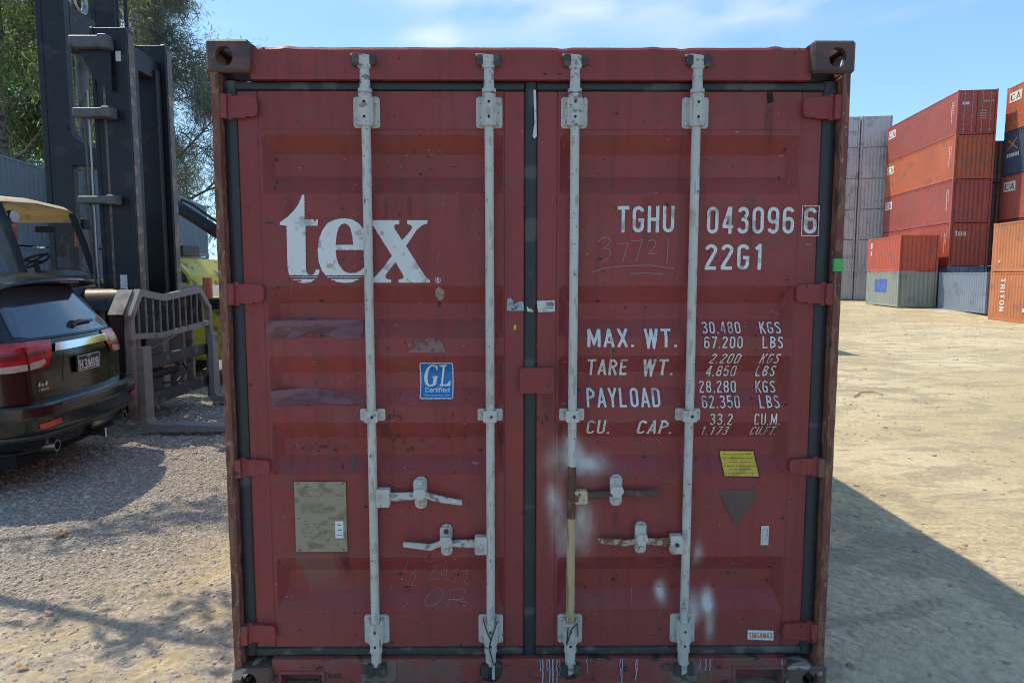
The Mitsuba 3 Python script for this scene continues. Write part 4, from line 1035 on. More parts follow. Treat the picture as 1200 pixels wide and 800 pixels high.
for px, L, w in ((0.0425, 0.05, .0012), (0.0531, 0.11, .0022), (0.0707, 0.05, .0014), (0.0812, 0.125, .002), (0.0953, 0.12, .0024), (0.1129, 0.11, .0018), (0.1235, 0.07, .0012), (0.2363, 0.06, .001), (0.3809, 0.1, .0014), (0.3738, 0.07, .001), (0.4374, 0.09, .0018), (0.4444, 0.05, .001), (0.7022, 0.04, .0012), (0.7269, 0.05, .0016), (0.7446, 0.05, .0014), (1.0417, 0.04, .0012)):
    zs_ = np.linspace(ZS1 - 0.002, max(ZS1 - L, 0.02), 8)
    dr_.append(LineString([(px + 0.0014 * rp.normal(), z) for z in zs_]).buffer(w))
    dr_.append(Point(px, zs_[-1]).buffer(w * 1.5))
add(K + '__sill__paint_runs', prism(unary_union(dr_), 0.026, 0.0272), 'mat_white_drip', kind='stuff')

# ---------------------------------------------------------------- the other containers of the yard
def paint(key, base, wear=None, rough=0.55):
    w = wear or tuple(0.6 * c + 0.055 for c in base)
    return mat(key, worn(base, w, 1.9, 0.58, 0.2, 0.16, 0.5, 2), rough)


TINTS = {'red_orange': (0.42, 0.095, 0.06), 'rose': (0.38, 0.092, 0.072), 'orange': (0.50, 0.135, 0.06), 'warm_orange': (0.52, 0.19, 0.075), 'brown': (0.135, 0.052, 0.042), 'dark_brown': (0.105, 0.045, 0.04), 'grey': (0.47, 0.48, 0.485), 'pale_green': (0.29, 0.32, 0.275),
         'steel_blue': (0.22, 0.275, 0.35), 'navy': (0.105, 0.135, 0.165), 'deep_blue': (0.05, 0.075, 0.12), 'slate_blue': (0.13, 0.165, 0.205), 'red': (0.52, 0.10, 0.055)}
for nm, c_ in TINTS.items():
    paint('mat_box_' + nm, c_)
mat('mat_box_frame', (0.16, 0.09, 0.07), 0.6)
mat('mat_box_bar', (0.34, 0.33, 0.32), 0.6)
mat('mat_far_white', (0.72, 0.71, 0.68), 0.6)
mat('mat_far_blue', (0.05, 0.13, 0.42), 0.6)
mat('mat_far_orange', (0.70, 0.24, 0.06), 0.6)
mat('mat_far_grey', (0.22, 0.17, 0.16), 0.6)
mat('mat_yellow_lit', (0.55, 0.42, 0.16), 0.6)

SHAPES = {}


def box_shapes(L, H, seed=0):
    """The ply dicts of one size of container: near end at y = 0, left wall at x = 0."""
    if (L, H) in SHAPES:
        return SHAPES[L, H]
    W = 2.438
    cs, ce = corrugated(L - 0.3, H), corrugated(W - 0.3, H)
    fr = []
    for x in (0.002, W - 0.118):
        for y in (0.0, L - 0.16):
            fr.append(box(x, x + 0.116, y, y + 0.16, 0.11, H - 0.11))
            fr += [box(x - 0.002, x + 0.160 if x < 1 else x + 0.118, y - 0.002, y + 0.178, z, z + 0.118) for z in (0.0, H - 0.118)]
        fr += [box(x, x + 0.06 if x < 1 else x + 0.116, 0.18, L - 0.18, 0.02, 0.15), box(x + 0.002, x + 0.06 if x < 1 else x + 0.114, 0.18, L - 0.18, H - 0.10, H - 0.03)]
    for y in (0.004, L - 0.08):
        fr += [box(0.17, W - 0.17, y, y + 0.07, 0.02, 0.15), box(0.17, W - 0.17, y, y + 0.07, H - 0.12, H - 0.03)]
    sh = {
        'frame': mikit.ply(cat(fr)),
        'side_wall': mikit.ply(wall_mesh(cs, 0.14, H - 0.09, lambda s, d, z: (0.014 + d, 0.15 + s, z))),
        'side_wall_001': mikit.ply(wall_mesh(cs, 0.14, H - 0.09, lambda s, d, z: (W - 0.014 - d, 0.15 + s, z))),
        'end_wall': mikit.ply(wall_mesh(ce, 0.14, H - 0.09, lambda s, d, z: (0.15 + s, 0.014 + d, z))),
        'end_wall_001': mikit.ply(wall_mesh(ce, 0.14, H - 0.09, lambda s, d, z: (0.15 + s, L - 0.014 - d, z))),
        'roof': mikit.ply(wall_mesh(corrugated(L - 0.2, 2, 0.209, 0.02, 0.05, 0.05), 0.03, W - 0.03, lambda s, d, z: (z, 0.1 + s, H - 0.02 - d))),
        'floor_plate': mikit.ply(box(0.07, W - 0.07, 0.1, L - 0.1, 0.11, 0.139)),
        'door': mikit.ply(cat(box(0.14, W / 2 - 0.02, 0.035, 0.09, 0.16, H - 0.13), box(0.25, W / 2 - 0.12, 0.022, 0.034, 0.5, H - 0.5))),
        'door_001': mikit.ply(cat(box(W / 2 + 0.02, W - 0.14, 0.035, 0.09, 0.16, H - 0.13), box(W / 2 + 0.12, W - 0.25, 0.022, 0.034, 0.5, H - 0.5))),
    }
    for i, x in enumerate((0.42, 0.92, 1.52, 2.02)):
        sh[('door' if i < 2 else 'door_001') + '__lock_rod' + ('' if i % 2 == 0 else '_001')] = mikit.ply(cat(cyl((x, 0.0, 0.08), (x, 0.0, H - 0.06), 0.022, 8), box(x - 0.05, x + 0.05, -0.01, 0.03, 1.15, 1.23), box(x - 0.05, x + 0.05, -0.01, 0.03, 0.25, 0.35), box(x - 0.05, x + 0.05, -0.01, 0.03, H - 0.35, H - 0.25)))
    SHAPES[L, H] = sh
    return sh


def yard_box(o, theta, z, L, H, tint, label, doors=False, end_tint=None, rod='mat_box_bar', group=None, frame=None):
    key, i = 'shipping_container', 0
    while key in labels:
        i += 1
        key = f'shipping_container_{i:03d}'
    thing(key, label, 'shipping container', group)
    tw = T().translate([o[0], o[1], z]).rotate([0, 0, 1], -theta)
    for name, d in box_shapes(L, H).items():
        if name.startswith('door') and not doors or name == 'end_wall' and doors:
            continue
        m = 'mat_box_' + tint
        if name in ('end_wall',) and end_tint:
            m = 'mat_box_' + end_tint
        if 'lock_rod' in name:
            m = rod
        if name == 'frame' and frame:
            m = 'mat_box_' + frame
        if name == 'floor_plate':
            m = 'mat_plywood'
        scene[f'{key}__{name}'] = {**d, 'bsdf': {'type': 'ref', 'id': m}, 'to_world': tw}
    return key, tw


def side_sign(key, tw, shapes, m, name='lettering', L=12.19, label=None):
    """A print on the left wall: shapes are (a, z) with a measured from the far end towards the near end."""
    out = []
    for q in polys(shapes):
        v, f = trimesh.creation.triangulate_polygon(q, engine='earcut')
        out.append(trimesh.Trimesh(np.stack([np.full(len(v), -0.004 + 0.012), L - v[:, 0], v[:, 1]], -1), f, process=False))
    return add(f'{key}__{name}', cat(out), m, to_world=tw, label=label, kind='stuff' if name == 'code_marks' else None)


def end_sign(key, tw, shapes, m, name='lettering', label=None):
    out = []
    for q in polys(shapes):
        v, f = trimesh.creation.triangulate_polygon(q, engine='earcut')
        out.append(trimesh.Trimesh(np.stack([v[:, 0], np.full(len(v), 0.010), v[:, 1]], -1), f, process=False))
    return add(f'{key}__{name}', cat(out), m, to_world=tw, label=label, kind='stuff' if name == 'code_marks' else None)


TH = 8.95
HC, ST, LO = 2.896, 2.591, 2.438
Lx, Ly = math.sin(math.radians(TH)), math.cos(math.radians(TH))


def at_near(o, back):
    return (o[0] + Lx * back, o[1] + Ly * back)


def cai(H):
    """A white block with two cut letters."""
    a = unary_union([sbox(0.35, H - 1.05, 1.75, H - 0.42)])
    return a.difference(affinity.translate(affinity.scale(word('C', 0, 0.5, 0, 0.42), 1, 1), 0.48, H - 0.95)).difference(affinity.translate(word('A', 0, 0.5, 0, 0.42), 1.12, H - 0.95))


# tall stack of long containers whose ends face this way
M_o, M_z = (29.8, 44.3), -0.66
tiers = [('steel_blue', None, False, 'bottom container of the tall orange stack'), ('red_orange', None, False, 'container with a small white name on its end in the tall stack'),
         ('rose', None, False, 'salmon red container third from the ground in the tall stack'), ('orange', None, False, 'bright orange long container second from the top of the tall stack'),
         ('rose', None, True, 'faded red container with closed doors topping the tall stack')]
for i, (tint, et, drs, lab) in enumerate(tiers):
    k, tw = yard_box(M_o, TH, M_z + i * HC, 12.19, HC, tint, lab, drs, et, group='long containers in the tall stack')
    if i >= 2:
        side_sign(k, tw, cai(HC), 'mat_far_white', label='white block logo')
    if i >= 1:
        marks = unary_union([sbox(11.35, 0.9 + 0.14 * j, 11.42, 1.0 + 0.14 * j) for j in range(10)] + [sbox(11.6, 1.5 + 0.16 * j, 11.66, 1.6 + 0.16 * j) for j in range(5)])
        side_sign(k, tw, marks, 'mat_far_white', 'code_marks')
    if i == 1:
        nm = unary_union([affinity.translate(word('T', 0, .16, 0, .26), .35, HC - .72), affinity.translate(word('E', 0, .2, 0, .2), .55, HC - .72), affinity.translate(word('X', 0, .24, 0, .2), .82, HC - .72)])
        tt_ = meshkit.text_mesh('tex', 0.36, 0.004, True)
        tt_.vertices[:] = np.stack([tt_.vertices[:, 0] + 0.32, 0.008 - tt_.vertices[:, 2], tt_.vertices[:, 1] + HC - 0.86], -1)
        add(f'{k}__lettering', tt_, 'mat_far_white', to_world=tw, label='small white name reading tex')
        end_sign(k, tw, unary_union([sbox(1.15 + 0.16 * j, HC - 1.78, 1.24 + 0.16 * j, HC - 1.66) for j in range(7)] + [sbox(1.4, HC - 1.2, 1.7, HC - 1.12)]), 'mat_far_grey', 'code_marks')
    if i in (2, 3):
        end_sign(k, tw, unary_union([sbox(1.66, 1.2 + 0.12 * j, 1.70, 1.28 + 0.12 * j) for j in range(9)]), 'mat_far_grey', 'code_marks')
    if i == 4:
        add(f'{k}__paper_label', box(0.3, 0.72, 0.016, 0.0215, HC - 0.95, HC - 0.78), 'mat_far_white', to_world=tw)
        add(f'{k}__code_marks', cat(*[box(1.48 + 0.13 * j, 1.56 + 0.13 * j, 0.016, 0.0215, HC - 0.80, HC - 0.70) for j in range(6)], *[box(1.4, 1.8, 0.016, 0.0215, 1.5 - 0.16 * j, 1.55 - 0.16 * j) for j in range(4)]), 'mat_box_grey', to_world=tw, kind='stuff')
# column behind it
N_o = (32.75, 46.6)
for i in range(4):
    yard_box(N_o, TH, -0.62 + i * HC, 6.06, HC, 'dark_brown', ('lowest', 'second', 'third', 'topmost')[i] + ' brown container of the column half hidden behind the tall orange stack', group='brown containers behind the tall stack')
# short stack in front of its left foot
S_o = (26.45, 44.25)
k, tw = yard_box(S_o, TH, -0.55, 6.06, LO, 'pale_green', 'weathered pale green container with a blue logo at the bottom of the short stack', end_tint=None)
side_sign(k, tw, unary_union([sbox(1.7, 0.95, 4.0, 1.9).difference(sbox(2.2, 1.3, 2.45, 1.9)).difference(sbox(2.9, 1.0, 3.05, 1.6)).difference(sbox(3.4, 1.25, 3.6, 1.75))]), 'mat_far_blue', L=6.06, label='blue block logo')
k, tw = yard_box(S_o, TH, -0.55 + LO, 6.06, LO, 'red', 'red container on top of the pale green one')
side_sign(k, tw, unary_union([sbox(0.55, LO - 0.75, 0.85, LO - 0.35), sbox(0.6, LO - 1.25, 0.85, LO - 0.95)]), 'mat_far_white', L=6.06)
end_sign(k, tw, unary_union([sbox(1.98, 0.8 + 0.1 * j, 2.03, 0.86 + 0.1 * j) for j in range(12)]), 'mat_far_grey', 'code_marks')
# blue grey container turned to the sun
k, tw = yard_box((27.85, 37.6), TH, -0.62, 6.06, LO, 'steel_blue', 'single pale blue grey container on the ground beside the orange row')
# the right row: two nearer ones, three tiers further back
R_o = at_near((26.25, 35.0), -12.19)
k, tw = yard_box(R_o, TH, -0.76, 12.19, ST, 'warm_orange', 'orange container with a tall white vertical name on the ground', frame='warm_orange')
vert = affinity.rotate(word('TRITON', 0, 1.75, 0, 0.42), -90, origin=(0, 0))
side_sign(k, tw, affinity.translate(vert, 1.05, ST - 0.34), 'mat_far_white', label='white name running down')
side_sign(k, tw, sbox(3.2, 0.55, 3.5, 0.75), 'mat_far_white', 'paper_label')
k, tw = yard_box(R_o, TH, -0.76 + ST, 12.19, ST, 'warm_orange', 'plain orange container on top of the one with the vertical name', frame='warm_orange')
side_sign(k, tw, unary_union([sbox(0.7, 0.5, 0.85, 0.6), sbox(3.4, 0.7, 3.55, 0.8)]), 'mat_far_white', 'paper_label')
R2_o = at_near((33.25, 44.6), -12.19)
for i, (tint, lab) in enumerate((('brown', 'lowest container of the far right stack'), ('brown', 'second container of the far right stack behind the plain orange one'), ('red_orange', 'bright red orange container with a white block logo in the right stack'),
                                 ('deep_blue', 'dark navy container with an orange cross logo in the right stack'), ('orange', 'orange container with a white block logo on top of the right stack'))):
    k, tw = yard_box(R2_o, TH, -0.5 + i * HC, 12.19, HC, tint, lab)
    if i in (2, 4):
        side_sign(k, tw, cai(HC), 'mat_far_white', label='white block logo')
    if i == 3:
        cross = unary_union([Polygon([(0.5, 1.7), (1.0, 1.95), (1.6, 2.4), (1.15, 2.0)]), Polygon([(0.55, 2.3), (1.05, 2.02), (1.7, 1.62), (1.2, 1.92)])]).buffer(0.05)
        side_sign(k, tw, cross, 'mat_far_orange', label='orange cross logo')
        side_sign(k, tw, unary_union([sbox(0.45 + 0.25 * j, 1.18, 0.64 + 0.25 * j, 1.42) for j in range(6)]), 'mat_far_white', 'code_marks')
# grey stack far behind
for cidx, (o, n, nm) in enumerate((((27.42, 57.6), 6, 'first'), ((29.95, 57.2), 6, 'second'), ((32.55, 57.9), 5, 'third'))):
    for i in range(n):
        pos = ('bottom', 'second', 'third', 'fourth', 'fifth', 'top')[i]
        k, tw = yard_box(o, TH, -0.56 + i * ST, 6.06, ST, 'grey', f'pale grey container in the far grey stack, {pos} level of its {nm} column', doors=(cidx == 0 and i in (4, 0)) or (cidx == 1 and i == 0), rod='mat_box_grey', group='grey containers in the far stack', frame='grey')
# a container behind the red one; only the corner of its shadow shows on the sand
yard_box((6.31 - 2.438 * Ly, 13.53 + 2.438 * Lx), TH, -0.12, 6.06, ST, 'brown', 'container behind the dark red one whose shadow lies on the sand')
# left side: dark rows behind the forklifts
for i in range(2):
    k, tw = yard_box((-13.19 - 2.438 * 0.988, 8.36 - 2.438 * 0.155), -9.0, -0.02 + i * ST, 12.19, ST, 'navy', ('lower', 'upper')[i] + ' dark navy ribbed container of the pair behind the cream canopy')
    k, tw = yard_box((-13.15 - 2.438 * 0.981, 21.3 - 2.438 * 0.19), -11.0, -0.02 + i * ST, 12.19, ST, 'slate_blue', ('lower', 'upper')[i] + ' slate blue ribbed container of the pair behind the slanting black cylinder')

# ---------------------------------------------------------------- trees
mat('mat_bark', worn((0.16, 0.13, 0.105), (0.07, 0.055, 0.045), 8, 0.5, 0.1), 0.9)
for nm, c_, tr in (('leaf', (0.075, 0.125, 0.032), (0.10, 0.16, 0.03)), ('needle', (0.085, 0.105, 0.065), (0.09, 0.11, 0.05))):
    scene['mat_' + nm] = {'type': 'principledthin', 'base_color': {'type': 'mesh_attribute', 'name': 'vertex_color'}, 'roughness': 0.55, 'diff_trans': 1.3, 'spec_trans': 0.0}


def grow(base, height, spread, seed, levels=3, lean=(0, 0), n_main=9, first=0.25, up=0.55):
    """Trunk and limbs as tubes; returns the mesh and the twig segments that carry leaves."""
    r = np.random.default_rng(seed)
    segs, twigs = [], []
    P = [np.array(base, float)]
    n = 10
    for i in range(n):
        P.append(P[-1] + np.array([lean[0] / n + r.normal(0, 0.10), lean[1] / n + r.normal(0, 0.10), height / n]))
    r0 = height * 0.018
    rad = [r0 * (1 - 0.88 * i / n) for i in range(n + 1)]
    segs.append((P, rad, 8))

    def branch(p, d, L, rr, lev):
        pts, q, dd = [p], p.copy(), d / np.linalg.norm(d)
        m = 5
        for i in range(m):
            dd = dd + r.normal(0, 0.16, 3) + np.array([0, 0, 0.05 if lev < 2 else -0.06])
            dd /= np.linalg.norm(dd)
            q = q + dd * L / m
            pts.append(q)
        segs.append((pts, [rr * (1 - 0.75 * i / m) for i in range(m + 1)], 5 if lev > 1 else 6))
        if lev >= levels:
            twigs.append(pts)
            return
        for i in range(2, m + 1):
            for _ in range(2 if lev < levels - 1 else 2):
                nd = dd + r.normal(0, 0.65, 3)
                branch(pts[i], nd, L * r.uniform(0.38, 0.62), rr * 0.42, lev + 1)
    for i in range(n_main):
        f = first + (0.97 - first) * (i / (n_main - 1))
        j = min(int(f * n), n - 1)
        p = P[j] + (P[j + 1] - P[j]) * (f * n - j)
        a = 2.4 * i + r.uniform(-0.5, 0.5)
        L = spread * (1.15 - 0.65 * f) * r.uniform(0.75, 1.15)
        branch(p, np.array([math.cos(a), math.sin(a), up + r.uniform(-0.2, 0.35)]), L, rad[j] * 0.5, 1)
    return segs, twigs, r


def wood_mesh(segs, min_r=0.012):
    return cat(*[tube(p, [max(x, min_r) for x in rr], n) if False else loft_tube(p, [max(x, min_r) for x in rr], n) for p, rr, n in segs])


def foliage(twigs, per, size, width, spread, r, droop, tones, quad=True):
    """Leaves as small folded blades spread round the twigs."""
    tw = np.array([t for t in twigs])
    n = len(tw) * per
    ti = np.repeat(np.arange(len(tw)), per)
    s = r.uniform(0.15, 1.0, n) * (tw.shape[1] - 1)
    i0 = np.minimum(s.astype(int), tw.shape[1] - 2)
    f = (s - i0)[:, None]
    p = tw[ti, i0] * (1 - f) + tw[ti, i0 + 1] * f + r.normal(0, spread, (n, 3))
    d = r.normal(0, 1, (n, 3)) + np.array([0, 0, -droop])
    d /= np.linalg.norm(d, axis=1, keepdims=True)
    side = np.cross(d, r.normal(0, 1, (n, 3)))
    side /= np.linalg.norm(side, axis=1, keepdims=True)
    L = size * r.uniform(0.6, 1.3, n)[:, None]
    w = width * r.uniform(0.7, 1.3, n)[:, None]
    a, b, c, e = p, p + d * L * 0.45 + side * w, p + d * L + np.array([0, 0, -0.12]) * L, p + d * L * 0.45 - side * w
    V = np.stack([a, b, c, e], 1).reshape(-1, 3)
    k = np.arange(n)[:, None] * 4
    F = np.concatenate([k + [0, 1, 2], k + [0, 2, 3]])
    t = r.random((n, 1))
    col = np.repeat((1 - t) * np.array(tones[0]) + t * np.array(tones[1]), 4, axis=0) * np.repeat(r.uniform(0.75, 1.25, (n, 1)), 4, axis=0)
    return (V, F), col


def tree(key, label, category, base, height, spread, seed, per, size, width, sp, droop, m, tones, **kw):
    k = thing(key, label, category)
    segs, twigs, r = grow(base, height, spread, seed, **kw)
    add(k + '__trunk', wood_mesh(segs[:1]), 'mat_bark', smooth=True)
    add(k + '__limbs', wood_mesh([(p_, [0.7 * a_ for a_ in r_], n_) for p_, r_, n_ in segs[1:]]), 'mat_bark', smooth=True, kind='stuff')
    me, col = foliage(twigs, per, size, width, sp, r, droop, tones)
    add(k + '__crown', me, m, color=col, kind='stuff')
    return k


tree('leafy_tree', 'dense green leafy tree rising behind the dark navy containers', 'tree', (-19.6, 24.6, -0.1), 15.5, 5.4, 11, 40, 0.25, 0.040, 0.32, 0.9, 'mat_leaf', ((0.11, 0.175, 0.06), (0.25, 0.31, 0.12)), n_main=15, first=0.22, levels=3)
tree('wispy_tree', 'tall wispy grey green tree with thin drooping foliage beyond the black mast', 'tree', (-19.3, 36.5, -0.1), 20.5, 5.6, 23, 64, 0.46, 0.017, 0.36, 1.0, 'mat_needle', ((0.17, 0.19, 0.14), (0.27, 0.29, 0.22)), n_main=15, first=0.20, levels=3, up=0.75)
tree('leafy_tree_001', 'second green tree further back between the mast columns', 'tree', (-25.5, 36.5, -0.1), 15.5, 5.6, 31, 46, 0.32, 0.042, 0.36, 0.8, 'mat_leaf', ((0.12, 0.175, 0.08), (0.22, 0.27, 0.13)), n_main=13, first=0.25)
# a bare tree out of view whose branches throw the thin shadows on the gravel
k = thing('bare_tree', 'bare branched tree beside the gravel', 'tree')
segs, twigs, r = grow((-8.6, 2.2, 0), 7.0, 2.2, 5, levels=2, n_main=6, first=0.55)
BX = lambda x, y, h: np.array([x - 0.575 * h, y + 0.38 * h, h])
segs.append(([np.array([-8.5, 3.2, 3.9]), BX(-3.4, 1.02, 4.2), BX(-2.78, 0.85, 4.2), BX(-2.2, 0.64, 4.3), BX(-1.75, 0.48, 4.35), BX(-1.35, 0.36, 4.4)], [0.08, 0.055, 0.045, 0.045, 0.035, 0.025], 7))
segs.append(([BX(-1.85, 0.50, 4.3), BX(-1.76, 0.60, 4.4), BX(-1.66, 0.78, 4.5)], [0.03, 0.035, 0.02], 6))
segs.append(([BX(-1.95, 0.56, 4.3), BX(-1.80, 0.40, 4.3), BX(-1.90, 0.28, 4.2)], [0.035, 0.035, 0.02], 6))
segs.append(([BX(-1.5, 0.40, 4.4), BX(-1.35, 0.5, 4.6), BX(-1.2, 0.52, 4.6)], [0.035, 0.03, 0.02], 6))
add(k + '__trunk', wood_mesh(segs[:1]), 'mat_bark', smooth=True)
add(k + '__limbs', wood_mesh(segs[1:]), 'mat_bark', smooth=True, kind='stuff')

tw_ = []
rb = np.random.default_rng(77)
for gx_, gy_, h_ in ((-2.05, 2.15, 7.4), (-1.75, 2.35, 7.6), (-2.5, 1.95, 7.2), (-2.3, 2.25, 7.7), (-1.5, 2.6, 7.8), (-2.9, 1.75, 7.1)):
    o_ = BX(gx_, gy_, h_)
    for _ in range(5):
        d_ = rb.normal(0, 0.16, 3)
        tw_.append(np.array([o_ + d_ * t for t in np.linspace(0, 1.6, 6)]))
add(k + '__spray_limb', wood_mesh([([np.array([-8.7, 2.6, 6.6])] + [BX(a, b, h) for a, b, h in ((-3.6, 1.6, 7.0), (-2.6, 1.95, 7.3), (-1.6, 2.5, 7.7))], [0.05, 0.035, 0.025, 0.012], 6)]), 'mat_bark', smooth=True)
for gx_, gy_, h_ in ((-1.74, 0.68, 4.45), (-1.62, 0.76, 4.5), (-1.30, 0.50, 4.5), (-1.38, 0.30, 4.4), (-2.35, 0.70, 4.3), (-1.85, 0.32, 4.25)):
    o_ = BX(gx_, gy_, h_)
    d_ = rb.normal(0, 0.10, 3)
    tw_.append(np.array([o_ + d_ * t for t in np.linspace(-1, 1, 6)]))
me_, col_ = foliage(tw_, 16, 0.16, 0.03, 0.10, rb, 0.6, ((0.075, 0.12, 0.04), (0.15, 0.19, 0.08)))
add(k + '__spray_leaves', me_, 'mat_leaf', color=col_, kind='stuff')

# ---------------------------------------------------------------- black car
mat('mat_car_paint', (0.004, 0.0045, 0.006), 0.18, spec=0.5, clearcoat=1.0, clearcoat_gloss=0.97)
mat('mat_car_glass', (0.10, 0.125, 0.155), 0.04, metallic=0.55, spec=1.0, clearcoat=1.0, clearcoat_gloss=0.99)
mat('mat_car_plastic', (0.05, 0.051, 0.055), 0.42)
mat('mat_chrome', (0.80, 0.80, 0.80), 0.10, metallic=1.0)
mat('mat_light_red', (0.50, 0.008, 0.012), 0.12, spec=0.7, clearcoat=1.0, clearcoat_gloss=0.97)
mat('mat_light_dark_red', (0.20, 0.006, 0.008), 0.15, spec=0.7, clearcoat=1.0)
mat('mat_light_clear', (0.50, 0.42, 0.36), 0.12, spec=0.7, clearcoat=1.0)
mat('mat_dull_pipe', (0.35, 0.35, 0.35), 0.3, metallic=1.0)
mat('mat_gap', (0.004, 0.004, 0.004), 0.8)
mat('mat_tyre', worn((0.022, 0.022, 0.022), (0.09, 0.08, 0.065), 18, 0.52, 0.1), 0.85)
mat('mat_plate_black', (0.012, 0.012, 0.013), 0.4)
mat('mat_plate_white', (0.62, 0.62, 0.60), 0.5)

CAR = thing('parked_car', 'shiny black four wheel drive car with red tail lights parked beside the forklift', 'car')
CTW = T([[-0.0980, -0.9952, 0, -3.655], [0.9952, -0.0980, 0, 3.38], [0, 0, 1, 0], [0, 0, 0, 1]])
#        z     half  rear  front  crown radius
CS = [(0.30, 0.80, 0.22, 4.60, 0.08, 0.22), (0.38, 0.90, 0.10, 4.72, 0.09, 0.26), (0.50, 0.945, 0.02, 4.80, 0.10, 0.28), (0.62, 0.962, 0.00, 4.82, 0.10, 0.28), (0.705, 0.966, 0.005, 4.82, 0.10, 0.28), (0.722, 0.964, 0.03, 4.81, 0.10, 0.28),
      (0.730, 0.962, 0.135, 4.80, 0.10, 0.27), (0.80, 0.962, 0.14, 4.80, 0.10, 0.26), (0.95, 0.965, 0.145, 4.76, 0.10, 0.26), (1.05, 0.962, 0.15, 4.60, 0.10, 0.26), (1.10, 0.958, 0.16, 3.75, 0.10, 0.26), (1.16, 0.945, 0.175, 3.45, 0.10, 0.27), (1.20, 0.925, 0.19, 3.35, 0.10, 0.28),
      (1.32, 0.870, 0.275, 3.12, 0.10, 0.29), (1.45, 0.810, 0.36, 2.88, 0.10, 0.30), (1.56, 0.755, 0.43, 2.66, 0.10, 0.30), (1.64, 0.705, 0.48, 2.45, 0.10, 0.30), (1.70, 0.63, 0.58, 2.2, 0.08, 0.28), (1.735, 0.50, 0.80, 1.95, 0.06, 0.25), (1.745, 0.25, 1.05, 1.6, 0.03, 0.15)]
CZ = np.array([c[0] for c in CS])


def csec(z):
    return [np.interp(z, CZ, [c[i] for c in CS]) for i in range(1, 6)]


def car_pt(t, z, off=0.0):
    """A point of the body: t runs across the back from its middle and on round the corner along the side."""
    w, vr, vf, cr, r = csec(z)
    s, a = (1 if t >= 0 else -1), abs(t)
    fl = w - r
    if a <= fl:
        u, v, nu, nv = a, vr + cr * (a / w) ** 2, 0.15 * a, -1.0
    elif a <= fl + r * math.pi / 2:
        q = (a - fl) / r
        u, v, nu, nv = fl + r * math.sin(q), vr + cr * (fl / w) ** 2 + r * (1 - math.cos(q)), math.sin(q), -math.cos(q)
    else:
        u, v, nu, nv = w, vr + cr * (fl / w) ** 2 + r + (a - fl - r * math.pi / 2), 1.0, 0.0
    n = math.hypot(nu, nv)
    return np.array([s * (u + off * nu / n), v + off * nv / n, z])


def car_ring(z):
    w, vr, vf, cr, r = csec(z)
    fl = w - r
    end = fl + r * math.pi / 2
    back = vr + cr * (fl / w) ** 2 + r
    rf = min(0.45, w * 0.6, (vf - back) * 0.45)
    half = [car_pt(t, z) for t in np.linspace(0, fl, 10)][0:] + [car_pt(t, z) for t in np.linspace(fl, end, 10)[1:]]
    half += [np.array([w, v, z]) for v in np.linspace(back, vf - rf, 14)[1:]]
    half += [np.array([w - rf + rf * math.cos(q), vf - rf + rf * math.sin(q), z]) for q in np.linspace(0, math.pi / 2, 9)[1:]]
    half += [np.array([u, vf, z]) for u in np.linspace(w - rf, 0, 7)[1:]]
    other = [p * np.array([-1, 1, 1]) for p in half[1:-1]][::-1]
    return np.array(half + other)


zs_c = np.unique(np.concatenate([CZ, np.linspace(0.30, 1.745, 40)]))
body = loft([car_ring(z) for z in zs_c])
add(CAR + '__body', body, 'mat_car_paint', smooth=28, to_world=CTW)


def skin(poly, off, thick=0.0, res=0.06):
    """A patch of the body's surface: poly in (t, z), lifted by off."""
    out = []
    for q in polys(poly):
        v, f = trimesh.creation.triangulate_polygon(q, engine='earcut')
        m = trimesh.Trimesh(np.column_stack([v, np.zeros(len(v))]), f, process=False)
        v, f = trimesh.remesh.subdivide_to_size(m.vertices, m.faces, res)
        P = np.array([car_pt(a[0], a[1], off) for a in v])
        out.append(trimesh.Trimesh(P, f, process=True))
    m = cat(out)
    if m.face_normals[:, 1].mean() > 0:
        m.invert()
    return m


def car_skin(name, poly, off, m, label=None, res=0.06):
    return add(CAR + '__' + name, skin(Polygon(poly) if not hasattr(poly, 'area') else poly, off, res=res), m, smooth=True, to_world=CTW, label=label)


# back window with its dark border, tailgate lines
def mir(p):
    return p + [(-a, b) for a, b in p[::-1]]


